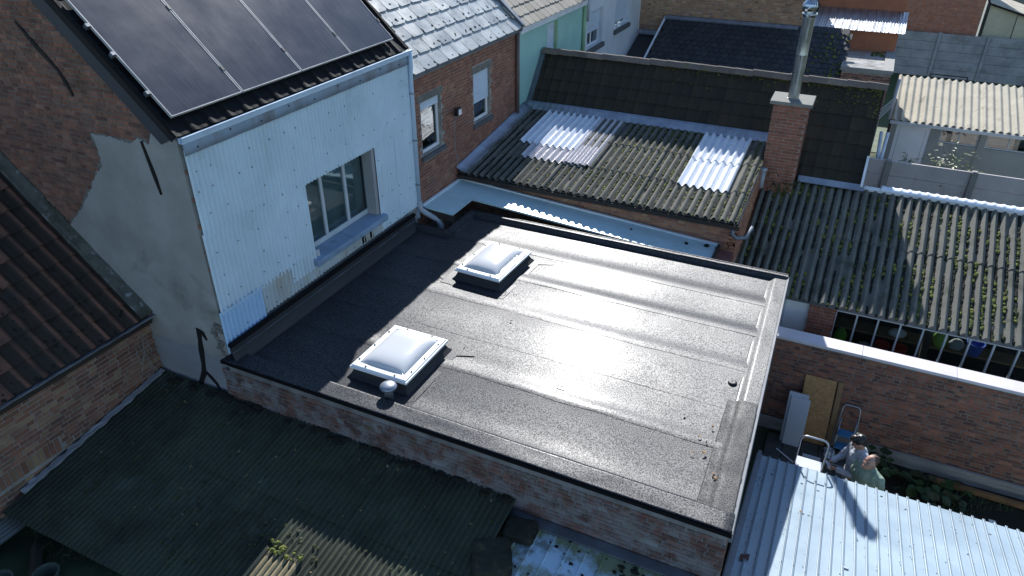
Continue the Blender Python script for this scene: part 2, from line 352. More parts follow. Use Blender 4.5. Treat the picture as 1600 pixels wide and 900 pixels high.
M_steel_worn = mat('dull steel flue', (.36,.39,.40), .34, .12, 3, .05, 20, metal=.9)
M_doorwhite = mat('white door', (.78,.82,.86), .5, .06, 2, .05)
M_greywall = mat('grey plaster', (.30,.325,.315), .9, .12, 2, .4, 70, fine=.08, fscale=60)
M_dark = mat('near black', (.012,.012,.013), .9, .2, 2, .1)  # near-black for the shade of rooms, also used on roof decks
M_darkbrown = mat('dark timber', (.035,.027,.022), .8, .25, 3, .3, 40, stretch=(4,1,1))
M_wood = mat('raw timber', (.25,.16,.08), .8, .2, 3, .3, 40)
M_osb = mat('chipboard', (.42,.25,.11), .8, .25, 16, .3, 60, fine=.25, fscale=70)
M_board = mat('pale plasterboard', (.56,.60,.66), .75, .05, 2, .05)
M_metalroof = mat('pale blue steel roof', (.27,.35,.41), .40, .08, 1.4, .05, 15, dirt_or_sheen=(((.17,.21,.24),.56,.76,1.8,.45),((.12,.12,.11),.66,.74,7,.4)), spec=.5)
M_ribhi = mat('bare rib', (.45,.50,.53), .38, .1, 4, .05, 20)
M_mossroof = mat('algae stained panel', (.50,.68,.82), .5, .08, 2, .1, 30, dirt_or_sheen=(((.20,.22,.085),.47,.57,1.3,.9),((.10,.105,.05),.5,.64,3.5,.7),((.035,.035,.02),.64,.70,6,.7)))
M_stone = mat('mossy stone', (.025,.028,.018), .97, .45, 9, 1.0, 35, bdist=.02, dirt_or_sheen=(((.10,.10,.05),.58,.7,9,.6),))
M_soil = mat('dark soil', (.014,.013,.009), .95, .35, 2, .8, 30, fine=.3, fscale=60, dirt_or_sheen=(((.018,.028,.009),.5,.64,1.5,.8),))
M_ground = mat('rough ground', (.05,.055,.03), .95, .3, .8, .5, 20, dirt_or_sheen=(((.04,.065,.02),.45,.65,.5,.9),))
M_paver = mat('grey paver', [(.06,.062,.06),(.085,.085,.08),(.05,.052,.05)], .9, .25, 4, .4, 60, dirt_or_sheen=(((.03,.04,.02),.56,.7,3,.7),))
M_leaf = mat('broad leaf', [(.022,.055,.014),(.034,.072,.018),(.016,.038,.012),(.05,.06,.02)], .55, .2, 8, .1)
M_leaf_pale = mat('pale shrub leaf', [(.16,.20,.06),(.22,.24,.09),(.10,.15,.05),(.30,.26,.05)], .5, .2, 8, .1)  # pale yellow-green leaf colours
M_leaf_dry = mat('dry leaf', [(.20,.10,.03),(.26,.15,.05),(.08,.03,.02)], .7, .2, 8, .1)
M_grass = mat('grass', [(.04,.085,.02),(.06,.11,.03),(.03,.06,.015)], .7, .2, 3, .1)
M_shutter = mat('pale shutter', (.60,.68,.76), .5, .05, 3, .05)
M_bluestone = mat('blue stone sill', (.10,.105,.11), .8, .2, 4, .3, 60)
M_curtain = mat('net curtain', (.78,.84,.86), .9, .1, 4, .1, 30, stretch=(1,8,1))
M_glass = glass_mat('window glass')
M_glass_clear = glass_mat('clear pane', (.95,1,.98), .9)
M_black = mat('black plastic', (.012,.012,.013), .5, .1, 3, .05)
M_cable = mat('cable', (.3,.3,.3), .6, .1)
# ---------------------------------------------------------------- ground
g = MB(); g.box(-300,300,-300,300,-.3,-.02); tag(g.build('ground', M_ground), kind='structure')
g = MB(); g.grid(lambda a,b: (-.15+a*5.6, 8.2+b*3.42, .0+.03*mnoise.noise(V3((a*14,b*8,3)))+.012*mnoise.noise(V3((a*50,b*30,5)))), 90, 50)
tag(g.build('yard_soil', M_soil, smooth=True), kind='structure')
pav = thing('paving', 'yard paving', 'paving', (0.6,10.6,0)); del pav['category']; del pav['label']; pav['kind'] = 'structure'
pr_ = {}
for t in range(3):
    m = MB(); m.chbox(-.145,.145,-.145,.145,-.04,.0,.008); pr_[t] = m
its = []
for i in range(5):
    for j in range(7): its.append((random.randrange(3), V3((-.02+i*.30+.02, 9.45+j*.30, .055+random.uniform(-.004,.004))), X, Y, Z))
pieces(pav, 'paver', pr_, its, M_paver)
# ---------------------------------------------------------------- flat roofed extension
ext = thing('flat_roof_extension', 'low extension with a flat grey felt roof and lime washed brick front, in the middle', 'extension', (-3.6,8.6,0))
edge = lambda y: -.2-(y-5.68)*.0341
RZ = 3.2
core = MB(); poly = [(-7.1,5.72),(-.22,5.72),(-.42,11.48),(-6.36,11.48),(-6.36,10.5),(-7.1,10.5)]
core.prism(poly, 0, RZ-.03); wall_ext = core.build('wall', M_mortar_white, ext)
brickwork(wall_ext, (-7.25,5.72,2.35), X, Z, -Y, 7.03, .76, M_brick_white, L=.19, bh=.052, j=.014, d=.012, jit=.006, angj=.015, skip=.03)
brickwork(wall_ext, (-.222,5.72,2.2), V3((-.0347,1,0)).normalized(), Z, V3((1,.0347,0)).normalized(), 5.7, .85, M_brick_garden, L=.19, bh=.055, d=.006, maxn=0)
# felt strips
seams = [5.92,6.95,7.75,8.62,9.55,10.46,11.4]
LAP = [.010,.020,.004,.018,.026,.024]; WID = [.20,.20,.5,.20,.20,.22]
def felt(y0, y1, tone, i):
    def fn(a, b):
        y = y0-.035+(y1-y0+.035)*b; xl = -7.05 if y1 < 10.5 else -6.3; xr = edge(y)-.2; x = xl+a*(xr-xl)
        wob = .0022*mnoise.noise(V3((x*.8,y*1.3,i*3.1)))+.0012*mnoise.noise(V3((x*4,y*3,i)))
        n = mnoise.noise(V3((x*1.7, i*7.0, 0)))*.02
        y2 = y + (n if b < .03 else 0)
        return (x, y2, RZ + .003 + LAP[i]*math.exp(-((b-.07)/WID[i])**2) + ((.88*LAP[i+1] if i < 5 else .012)-.0015)*b**3 + wob)
    m = MB(); m.grid(fn, 56, 26, .003); o = m.build('felt_strip', tone, ext, smooth=False)
    for p in o.data.polygons: p.use_smooth = True
    o.data.set_sharp_from_angle(angle=math.radians(40)); return o
for i in range(6): felt(seams[i], seams[i+1], M_membrane, i)
m = MB(); m.grid(lambda a,b: (-7.05+a*.85, 10.3+b*.25, RZ+.006), 6, 2, .004); m.build('felt_patch', M_membrane, ext)
# kerbs (felt dressed over a raised edge)
def ss(t): t = max(0,min(1,t)); return t*t*(3-2*t)
m = MB()
def fr_k(a,b):
    y = 6.0-b*.345; x = -7.15+a*(edge(y)+7.15); h = .02+.065*ss((5.985-y)/.06)
    return (x, y, RZ+h+.004*mnoise.noise(V3((x*3,y*5,1)))+(.003*math.sin(a*90) if b < .15 else 0))
m.grid(fr_k, 60, 14, .004); m.build('kerb', M_membrane, ext, smooth=True)
m = MB(); m.quadbox([(-7.18,5.655,RZ+.015),(-.185,5.64,RZ+.015),(-.185,5.70,RZ+.015),(-7.18,5.71,RZ+.015)],[(-7.18,5.655,RZ+.070),(-.185,5.64,RZ+.070),(-.185,5.70,RZ+.070),(-7.18,5.71,RZ+.070)])
m.build('edge_trim', M_blacktrim, ext, bevel=.004)
m = MB()
def rt_k(a,b):
    y = 5.72+a*5.76; x = edge(y)-.30+b*.30; h = .012+.045*ss((b*.30-.02)/.10)
    return (x, y, RZ+h+.004*mnoise.noise(V3((x*6,y*2.5,4))))
m.grid(rt_k, 70, 14, .004); m.build('kerb', M_membrane, ext, smooth=True)
m = MB(); m.quadbox([(edge(5.66)-.01,5.66,RZ-.06),(edge(5.66)+.03,5.66,RZ-.06),(edge(11.54)+.03,11.54,RZ-.06),(edge(11.54)-.01,11.54,RZ-.06)],
                    [(edge(5.66)-.01,5.66,RZ+.068),(edge(5.66)+.02,5.66,RZ+.068),(edge(11.46)+.02,11.46,RZ+.068),(edge(11.46)-.01,11.46,RZ+.068)]); m.build('edge_trim', M_edge, ext)
# cap sheet on the near right corner
m = MB()
def capf(a,b):
    y = 5.70+a*2.2; x = edge(y)-.42+b*.415+.03*(1-b)*a; h = .022+.046*ss((b*.42-.10)/.10)
    return (x, y, RZ+h+.005*mnoise.noise(V3((x*9,y*5,7)))+.004*mnoise.noise(V3((x*22,y*14,2)))*(1 if y < 6.3 else .2))
m.grid(capf, 50, 14, .005); m.build('cap_sheet', mat('grey brown felt', (.032,.031,.031), .66, .15, 2, .3, 200, fine=.75, fscale=75, bdist=.002, sfine=(75,.1,.9)), ext, smooth=True)
# back kerb
def kerb_run(p0, p1, wdt, h, nrm, tone=M_membrane, inner=.05):
    p0, p1 = V3(p0), V3(p1); d = (p1-p0); L = d.length; d.normalize(); q = V3(nrm)
    mm = MB(p0, d, q, Z)
    def fn(a,b):
        v = b*(wdt+inner); hh = .012+h*ss((v-.005)/inner)
        return (a*L, v, hh+.003*mnoise.noise(V3((a*L*3,v*9,p0.x))))
    mm.grid(fn, max(6,int(L*8)), 12, .005)
    mm.box(0, L, wdt+inner-.002, wdt+inner+.012, -.08, h+.02)
    return mm.build('kerb', tone, ext, smooth=False)
k1 = kerb_run((-6.38,11.36,RZ),(edge(11.4)-.002,11.36,RZ),.07,.085,Y); 
k2 = kerb_run((-6.20,10.40,RZ),(-6.20,11.46,RZ),.10,.085,-X)
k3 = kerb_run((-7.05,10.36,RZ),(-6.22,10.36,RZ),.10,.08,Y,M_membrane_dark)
for k in (k1,k2,k3):
    for p in k.data.polygons: p.use_smooth = True
    k.data.set_sharp_from_angle(angle=math.radians(45))
# upstand against the blue wall
m = MB((-7.0,5.72,RZ),Y,Z,X); 
def ups(a,b):
    v = b*.30; return (a*4.72, v, .10*(1-b)**2.2+.012+.004*mnoise.noise(V3((a*14,b*3,5))))
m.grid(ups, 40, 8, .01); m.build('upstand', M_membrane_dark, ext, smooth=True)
m = MB((-7.0,5.72,RZ),Y,Z,X); m.box(0,4.72,.20,.212,.005,.034); m.build('clamp_bar', M_zinc_dark, ext)
m = MB((-7.0,5.72,RZ),Y,Z,X); m.box(0,4.72,.29,.34,-.03,.03); m.build('upstand_trim', M_blacktrim, ext)
# outlet and bits
m = MB((-.68,8.28,RZ-.002)); m.lathe([(.06,0),(.06,.024),(.05,.034),(.03,.036),(.001,.030)],14); tag(m.build('roof_outlet', M_black, None, smooth=True), 'small dark round roof outlet on the bright felt near the right kerb', 'outlet')
m = MB((-4.64,6.03,RZ+.0)); m.lathe([(.058,0),(.058,.13),(.062,.135),(.062,.155),(.05,.165)],18)
vp = thing('vent_pipe','round steel mushroom vent standing in the skylight shadow near the front kerb','vent',(-4.64,6.03,RZ))
m.build('pipe', M_zinc, vp, smooth=True)
m = MB((-4.64,6.03,RZ+.215)); m.lathe([(.02,-.045),(.105,-.03),(.115,-.008),(.105,.012),(.07,.032),(.02,.042)],22); m.build('cap', M_zinc, vp, smooth=True)
m = MB((-4.64,6.03,RZ+.13))
for q in range(3): m.box(-.006+.05*math.cos(q*2.1),.006+.05*math.cos(q*2.1),-.006+.05*math.sin(q*2.1),.006+.05*math.sin(q*2.1),0,.06)
m.build('bracket', M_steel, vp)
# ---------------------------------------------------------------- skylights
M_dome = bpy.data.materials.new('opal acrylic'); M_dome.use_nodes = True
_n = M_dome.node_tree; _n.nodes.remove(_n.nodes['Principled BSDF']); _o = _n.nodes['Material Output']
_d = _n.nodes.new('ShaderNodeBsdfDiffuse'); _d.inputs[0].default_value = (.86,.88,.90,1)
_t = _n.nodes.new('ShaderNodeBsdfTranslucent'); _t.inputs[0].default_value = (.95,.96,.98,1)
_p = _n.nodes.new('ShaderNodeBsdfTransparent'); _p.inputs[0].default_value = (.8,.85,.9,1)
_g = _n.nodes.new('ShaderNodeBsdfGlossy'); _g.inputs['Roughness'].default_value = .22
_m1 = _n.nodes.new('ShaderNodeMixShader'); _m1.inputs[0].default_value = .4; _m2 = _n.nodes.new('ShaderNodeMixShader'); _m2.inputs[0].default_value = .10; _m3 = _n.nodes.new('ShaderNodeMixShader')
_f = _n.nodes.new('ShaderNodeFresnel'); _f.inputs[0].default_value = 1.28
for _a,_b in ((_d.outputs[0],_m1.inputs[1]),(_t.outputs[0],_m1.inputs[2]),(_m1.outputs[0],_m2.inputs[1]),(_p.outputs[0],_m2.inputs[2]),(_f.outputs[0],_m3.inputs[0]),(_m2.outputs[0],_m3.inputs[1]),(_g.outputs[0],_m3.inputs[2]),(_m3.outputs[0],_o.inputs[0])): _n.links.new(_a,_b)
M_screw = mat('brass screw cap', (.42,.38,.28), .4, .1, 3, .05, metal=.5)
def skylight(cx, cy, w, l, rot, label):
    o = thing('skylight', label, 'skylight', (cx,cy,RZ), 'domed skylights on the flat roof')
    c, s_ = math.cos(rot), math.sin(rot); U = V3((c,s_,0)); Vv = V3((-s_,c,0)); O = V3((cx,cy,RZ+.02)); F = lambda: MB(O,U,Vv,Z)
    m = F(); a, b2, h = w/2, l/2, .16
    def ring(e, z): return [(-a-e,-b2-e,z),(a+e,-b2-e,z),(a+e,b2+e,z),(-a-e,b2+e,z)]
    k = 0
    prof = [(.05,.0),(.005,.05),(-.045,h)]
    for e, z in prof: m.v += [m.w(p) for p in ring(e,z)]
    for e, z in ((-.09,h),(-.09,.0)): m.v += [m.w(p) for p in ring(e,z)]
    for i in range(4):
        for q in range(4): m.f.append([i*4+q,i*4+(q+1)%4,i*4+4+(q+1)%4,i*4+4+q])
    m.build('curb', M_blackcurb, o)
    m = F(); m.box(-a+.10,a-.10,-b2+.10,b2-.10,-.01,.002); m.build('shaft', M_shaft, o)
    m = F()
    prof = [(.0,h-.025),(.012,h-.02),(.012,h+.012),(-.004,h+.016),(-.012,h+.034),(-.085,h+.04),(-.095,h+.02),(-.095,h-.02)]
    m.v = []
    for e, z in prof: m.v += [m.w(p) for p in ring(e,z)]
    for i in range(len(prof)-1):
        for q in range(4): m.f.append([i*4+q,i*4+(q+1)%4,i*4+4+(q+1)%4,i*4+4+q])
    m.build('frame', M_white, o, bevel=.003)
    m = F(); aw, bl = a-.09, b2-.09
    def dome(p, q):
        x, y = p*2-1, q*2-1; z = .10*((1-x**4)*(1-y**4))**.62
        return (x*aw, y*bl, h+.03+z)
    m.grid(dome, 24, 28, .004); m.build('dome', M_dome, o, smooth=True)
    sp = [(-a+.04,t) for t in (-b2*.72,-b2*.05,b2*.62)] + [(a-.04,t) for t in (-b2*.62,0,b2*.68)] + [(t,-b2+.04) for t in (-a*.5,a*.55)] + [(t,b2-.04) for t in (-a*.45,a*.5)]
    me = None
    for (x,y) in sp:
        if me is None:
            mm = MB(); mm.lathe([(.014,0),(.014,.012),(.008,.02),(.001,.021)],8); me = mm.mesh('screw', M_screw, True)
        link('screw', me, o, O+U*x+Vv*y+Z*(h+.037))
    # felt dressing with folded ears
    m = F(); m.grid(lambda p,q: ((p-.5)*(w+.36),(q-.5)*(l+.42),-.004-.004*abs(p-.5)),8,8,.004)
    for sx in (-1,1): m.prism([(sx*(a+.17),-b2*.1+b2),(sx*(a+.42),b2+.05),(sx*(a+.17),b2+.12)] if sx > 0 else [(sx*(a+.17),-b2+.0),(sx*(a+.17),-b2-.13),(sx*(a+.36),-b2-.03)],-.010,-.003)
    m.build('felt_dressing', M_membrane, o)
    m = F(); m.tube([(a+.02,-b2-.12,-.009),(a+.10,-b2-.16,-.009),(a+.16,-b2-.10,-.009),(a+.12,-b2+.02,-.009)],.007,6); m.build('felt_fold', M_membrane, o)
    return o
M_blackcurb = mat('black felt curb', (.02,.02,.022), .7, .2, 3, .5, 150, fine=.3, fscale=200)
M_shaft = mat('skylight shaft', (.22,.24,.27), .8, .1)
skylight(-4.925,6.745,.87,1.07,0,'white framed domed skylight beside the small steel vent, nearer of the two')
skylight(-4.955,9.68,.82,1.13,-.045,'white framed domed skylight nearer the back kerb, farther of the two')
# small litter on the felt
lit = [(-4.0,8.35,.02,.03),(-2.72,7.2,.10,.012),(-1.1,7.35,.02,.04)]
for i,(x,y,a,b) in enumerate(lit):
    m = MB((x,y,RZ+.03)); m.chbox(-a/2,a/2,-b/2,b/2,0,.012,.003)
    tag(m.build('twig' if i == 1 else 'debris', M_black), ['tiny dark crumb on the felt right of the far skylight','short dark twig lying on the felt in mid roof','tiny dark crumb on the felt towards the right edge'][i], 'twig' if i == 1 else 'debris')
me = None
for i in range(7):
    m = MB((-.62+random.uniform(-.25,.12),6.35+i*.14+random.uniform(-.1,.1),RZ+.045)); a = random.uniform(.015,.03); r = random.uniform(0,3)
    m.grid(lambda p,q: ((p-.5)*a*2*math.cos(r)-(q-.5)*a*math.sin(r),(p-.5)*a*2*math.sin(r)+(q-.5)*a*math.cos(r),.012*math.sin(p*3)),3,2,.001)
    tag(m.build('dry_leaf', M_leaf_dry), 'small dry leaf by the cap sheet at the near right roof corner', 'leaf', 'dry leaves on the flat roof corner')
# ---------------------------------------------------------------- building helpers
def slab(name, O, U, V, N, w, h, t, holes, m_, parent):
    """wall slab of thickness t behind its face, with rectangular openings (u0,u1,v0,v1)"""
    us = sorted(set([0,w]+[a for q in holes for a in q[:2]])); m = MB(O,U,V,N)
    for i in range(len(us)-1):
        a, b = us[i], us[i+1]; c = (a+b)/2; v = 0
        for q in sorted([q for q in holes if q[0] < c < q[1]], key=lambda q: q[2]):
            if q[2] > v: m.box(a,b,v,q[2],-t,0)
            v = q[3]
        if v < h: m.box(a,b,v,h,-t,0)
    return m.build(name, m_, parent)
def window(parent, O, U, V, N, w, h, splits=(), depth=.10, fw=.05, fm=None, glass=None, shutter=0.0, sill=None, back=M_dark, curtain=None, name='window', low=0):
    """frame + panes (+ roller shutter, sill); O = lower left corner of the opening on the wall face"""
    fm = fm or M_white; glass = glass or M_glass
    m = MB(O,U,V,N); d0, d1 = -depth-.05, -depth
    m.box(0,w,0,fw+low,d0,d1); m.box(0,w,h-fw,h,d0,d1); m.box(0,fw,fw+low,h-fw,d0,d1); m.box(w-fw,w,fw+low,h-fw,d0,d1)
    for s_ in splits: m.box(s_*w-fw*.55,s_*w+fw*.55,fw+low,h-fw,d0,d1+.004)
    f = m.build(name, fm, parent, bevel=.004)
    ed = [0]+list(splits)+[1]
    for i in range(len(ed)-1):
        m = MB(O,U,V,N); a = ed[i]*w+(fw if i == 0 else fw*.55); b = ed[i+1]*w-(fw if i == len(ed)-2 else fw*.55)
        m.box(a,b,fw+low,h-fw,-depth-.03,-depth-.022); m.build('pane', glass, f)
    m = MB(O,U,V,N); m.box(-.02,w+.02,-.02,h+.02,-depth-.62,-depth-.58); m.build('room_lining', back, f)  # near-black by default, its colour stands for the shade of the room
    if curtain:
        m = MB(O,U,V,N); c0, c1 = curtain
        m.grid(lambda a,b: (c0*w+a*(c1-c0)*w, .03+b*(h-.06), -depth-.10+.012*math.sin(a*26)), 40, 2, .002); m.build('curtain', M_curtain, f, smooth=True)
    if shutter:
        sh = h*shutter; n = max(3,int(sh/.045)); m = MB(O,U,V,N)
        for i in range(n): m.chbox(.02,w-.02,h-sh+i*sh/n+.002,h-sh+(i+1)*sh/n-.002,-depth+.01,-depth+.03,.006)
        m.build('shutter', M_shutter, f)
    if sill:
        m = MB(O,U,V,N); e, t, out, sm = sill; m.quadbox([(-e,-t,-depth-.04),(w+e,-t,-depth-.04),(w+e,-t,out),(-e,-t,out)],[(-e,-.003,-depth-.04),(w+e,-.003,-depth-.04),(w+e,-.02,out),(-e,-.02,out)])
        m.build('sill', sm, f, bevel=.006)
    return f
def pan_proto(w, l, amp, n=10, tilt=.022, th=.014):
    m = MB()
    def fn(a,b):
        s_ = a*2*math.pi; return ((a-.5)*w, (b-.5)*l, amp*(math.cos(s_)*.5+.25*math.cos(2*s_)) + tilt*(1-b))
    m.grid(fn, n, 1, th); return m
def flat_proto(w, l, th=.012, tilt=.012, clip=.02, jit=.004):
    m = MB(); J = lambda: random.uniform(-jit,jit); a, b = w/2-.004, l/2
    p = [(-a+clip,-b+J()),(a-clip,-b+J()),(a,-b+clip*1.3),(a,b),(-a,b),(-a,-b+clip*1.3)]
    top = [(q[0],q[1],tilt*(.5-q[1]/l)+th) for q in p]; bot = [(q[0],q[1],tilt*(.5-q[1]/l)) for q in p]; m.quadbox(bot, top); return m
def tile_roof(parent, O, U, V, N, w, l, tw, tl, protos, m_, ok=None, name='roof_tile', stag=0.0, maxn=300, jit=.003, ang=.008):
    O, U, V, N = V3(O), V3(U), V3(V), V3(N); items = []; r = 0
    while r*tl < l:
        c = 0; off = (r % 2)*stag*tw
        while c*tw < w + (tw*stag if r % 2 else 0):
            u = (c+.5)*tw-off; v = (r+.5)*tl; c += 1
            if u < -tw*.3 or u > w+tw*.3: continue
            if ok and not ok(u,v): continue
            a = random.gauss(0,ang); U2 = U*math.cos(a)+V*math.sin(a)
            items.append((random.randrange(len(protos)), O+U*u+V*v+N*random.uniform(0,jit), U2, N.cross(U2), N))
        r += 1
    pieces(parent, name, dict(enumerate(protos)), items, m_, maxn)
def gutter(name, p0, p1, out, m_, parent, r=.055, h=.07):
    """open box gutter from p0 to p1, projecting along out"""
    p0, p1, q = V3(p0), V3(p1), V3(out); d = p1-p0; L = d.length; d.normalize(); m = MB(p0,d,q,Z)
    m.box(0,L,0,.008,-h,0); m.box(0,L,.008,2*r,-h,-h+.008); m.box(0,L,2*r-.008,2*r,-h+.008,.004); m.box(0,L,2*r-.012,2*r+.012,.004,.018)
    return m.build(name, m_, parent)
def rpoly(c, n=None):
    return c
XW = -7.1
SLP = .957; CS = 1/math.sqrt(1+SLP*SLP); SN = SLP*CS
# ---------------------------------------------------------------- the house with blue cladding
bh = thing('clad_house', 'house with pale blue corrugated cladding above the flat roof and solar panels on top', 'house', (-10.5,8.2,0))
O = (XW-.03,5.80,0.0)
hole = (1.94,3.72,3.88,5.09)
wl = slab('wall', O, Y, Z, X, 4.94, 6.40, .25, [hole], M_render, bh)
m = MB(); m.prism([(-14.6,6.1),(-7.9,6.1),(-7.9,10.7),(-14.6,10.7)], 0, 6.3); m.build('interior', M_dark, bh)  # solid near-black block added to keep sun out of the open shell
# gable wall
gab = MB((0,5.80,0),X,Z,-Y); gz = lambda x: 6.44-SLP*(x-XW)
gab.prism([(-14.9,0),(XW-.035,0),(XW-.035,6.42),(-11.0,gz(-11.0)),(-14.9,6.4)], -.2, 0); gw = gab.build('gable_wall', M_mortar_dark, bh)
def in_poly(p, poly):
    x, y = p; c = False; j = len(poly)-1
    for i in range(len(poly)):
        xi, yi = poly[i]; xj, yj = poly[j]
        if (yi > y) != (yj > y) and x < (xj-xi)*(y-yi)/(yj-yi)+xi: c = not c
        j = i
    return c
RP = [(-8.66,6.25),(-8.60,6.05),(-8.64,5.84),(-8.86,5.62),(-9.04,5.41),(-9.34,5.10),(-9.7,4.78),(-9.75,2.2),(-7.135,2.2),(-7.135,6.40),(-7.30,6.44),(-7.42,6.36),(-7.55,6.42),(-7.62,6.27),(-7.80,6.32),(-7.95,6.24),(-8.30,6.27)]
brickwork(gw, (-12.4,5.80,4.5), X, Z, -Y, 5.3, 4.6, M_brick_gable, L=.18, bh=.05, j=.011, d=.008, jit=.004, angj=.012,
          ok=lambda u,v: (v+4.5 < gz(u-12.4)-.1) and not in_poly((u-12.4,v+4.5), RP))
RPJ = []
for i_, p_ in enumerate(RP):
    q_ = RP[(i_+1) % len(RP)]; d_ = math.hypot(q_[0]-p_[0], q_[1]-p_[1]); n_ = max(1, int(d_/.035)) if (p_[0] < -7.2 and q_[0] < -7.2 and p_[1] > 4.7 and q_[1] > 4.7) else 1
    for t_ in range(n_):
        f_ = t_/n_; j_ = .016 if n_ > 1 else 0
        RPJ.append((p_[0]+(q_[0]-p_[0])*f_+random.uniform(-j_,j_), p_[1]+(q_[1]-p_[1])*f_+random.uniform(-j_,j_)))
m = MB((0,5.80,0),X,Z,-Y); m.prism(RPJ, -.02, .020); m.build('render_coat', M_render, bh)
m = MB((0,5.80,0),X,Z,-Y); m.prism([(-8.95,2.2),(-8.74,3.21),(-8.3,3.235),(-8.1,3.19),(-7.75,3.25),(-7.5,3.16),(-7.3,3.2),(-7.24,2.2)], .0, .024); m.build('render_patch', M_render_lt, bh)
m = MB((0,5.80,0),X,Z,-Y)
def strip(m, pts, ws, n0, n1):
    L_, R_ = [], []
    for i, p in enumerate(pts):
        a = pts[max(0,i-1)]; b = pts[min(len(pts)-1,i+1)]; dx, dy = b[0]-a[0], b[1]-a[1]; l = math.hypot(dx,dy) or 1
        L_.append((p[0]-dy/l*ws[i], p[1]+dx/l*ws[i])); R_.append((p[0]+dy/l*ws[i], p[1]-dx/l*ws[i]))
    for i in range(len(pts)-1): m.prism([L_[i],L_[i+1],R_[i+1],R_[i]], n0, n1)
strip(m, [(-7.60,3.60),(-7.63,3.40),(-7.66,3.2),(-7.69,2.95),(-7.72,2.80),(-7.80,2.66),(-7.90,2.45)], [.045,.035,.05,.035,.045,.04,.05], .01, .034)
strip(m, [(-7.70,2.85),(-7.6,2.76),(-7.51,2.66),(-7.46,2.55)], [.02,.035,.03,.015], .01, .033)
strip(m, [(-7.62,3.58),(-7.54,3.55),(-7.49,3.44)], [.02,.035,.015], .01, .033)
m.build('tar_streak', M_tar, bh)
m = MB((0,5.80,0),X,Z,-Y); strip(m, [(-7.74,6.30),(-7.70,6.08),(-7.66,5.85),(-7.63,5.62)], [.012,.02,.026,.01], .005, .04); m.build('wall_anchor', M_tar, bh)
m = MB((0,5.80,0),X,Z,-Y); strip(m, [(-9.45,7.55),(-9.2,7.28),(-8.92,7.02),(-8.84,6.86),(-8.78,6.72)], [.01,.035,.02,.03,.012], .004, .02); m.build('wall_anchor', M_tar, bh)  # dark stain on the brick, laid on as a thin raised strip
# broken corner masonry beside the lowest sheet
m = MB((0,5.80,0),X,Z,-Y)
for i in range(14): m.blob((-7.22+random.uniform(-.08,.06),3.30+i*.035,random.uniform(0,.03)), random.uniform(.03,.055), jit=.4)
m.build('rubble', M_mortar_dark, bh)
# cladding sheets
CP = .0762
def sheet(y0, y1, z0, z1, mt, lift=0, out=0.0, dz=0):
    n = (math.ceil((y1-y0)/CP)+.6)*CP
    return corr('cladding_sheet', (XW+.012+out,y0,z0), Y, Z, X, n, z1-z0, CP, .018, mt, bh, .002, 8, 1, lift=.004)
ys = [5.80, 6.56, 7.73]
for a, b in ((5.80,6.60),(6.60,7.29),(7.29,8.05),(8.05,8.81),(8.81,9.50),(9.50,10.11),(10.11,10.64)): sheet(a, b, 5.10, 6.27, M_clad, out=.004)
sheet(5.78,6.50,3.96,5.16,M_clad); sheet(6.50,7.19,3.96,5.14,M_clad); sheet(7.19,7.66,3.72,5.14,M_clad)
sheet(9.53,10.12,3.56,5.14,M_clad); sheet(10.12,10.66,3.56,5.14,M_clad)
sheet(5.74,6.47,3.36,4.02,M_clad_new,out=.012); sheet(6.42,7.05,3.55,4.0,M_clad_old); sheet(7.05,7.74,3.55,4.0,M_clad_old,out=.003)
sheet(7.74,8.43,3.56,3.76,M_clad_old); sheet(8.43,9.12,3.56,3.76,M_clad_old); sheet(9.12,9.50,3.56,3.76,M_clad_old)
m = MB((XW,5.78,6.21),Y,Z,X); m.grid(lambda a,b: (a*4.96,b*.22,.050+.004*math.sin(a*60)*(1-b)), 80, 2, .002); m.build('eave_flashing', M_flash, bh, smooth=True)
m = MB((XW,5.79,3.0),Y,Z,X)
for z in (5.98,5.72,5.40,5.14,4.85,4.5,4.2,4.02,3.8,3.62):
    y = .08+random.random()*.1
    while y < 4.9:
        inside = (1.86 < y < 3.80 and 3.7 < z < 5.12)
        if not inside and random.random() < .8: m.lathe([(.011,.0),(.011,.006),(.004,.009)],6,c=(y,z-3.0,.030))
        y += random.choice((.23,.30,.38,.46))
m.build('screw_field', M_zinc_dark, bh, kind='stuff')
m = MB((XW,5.79,6.21),Y,Z,X)
for i in range(9): m.lathe([(.012,.0),(.012,.006),(.004,.009)],6,c=(.2+i*.55,.06+.05*(i%2),.052))
m.build('screw_row', M_tar, bh, kind='stuff')
m = MB((XW,8.9,3.62),Y,Z,X)
for i in range(16):
    c = .06 if i < 8 else .27; m.prism([(c+random.uniform(-.05,.06),-.04),(c+random.uniform(.02,.08),-.04),(c+random.uniform(-.04,.06),random.uniform(.1,.22))],.022,.027)
m.build('tar_splash', M_tar, bh)
window(bh, (XW-.03,7.74,3.90), Y, Z, X, 1.78, 1.19, (.335,.665), depth=.16, fw=.055, fm=M_winframe, sill=None, low=.03, curtain=(.02,.98))
m = MB((XW-.03,7.74,3.90),Y,Z,X); m.box(1.70,1.78,.0,1.19,-.16,.03); m.build('reveal_board', mat('weathered reveal board', (.33,.34,.35), .8, .2, 3, .2, dirt_or_sheen=(((.2,.17,.13),.5,.7,3,.6),)), bh)
m = MB((XW-.03,7.74,3.90),Y,Z,X)
for a,b in ((-.07,.86),(.865,1.86)): m.quadbox([(a,-.10,-.16),(b,-.10,-.16),(b,-.13,.15),(a,-.13,.15)],[(a,.005,-.16),(b,.005,-.16),(b,-.03,.15),(a,-.03,.15)])
m.build('sill', M_sill, bh, bevel=.012)
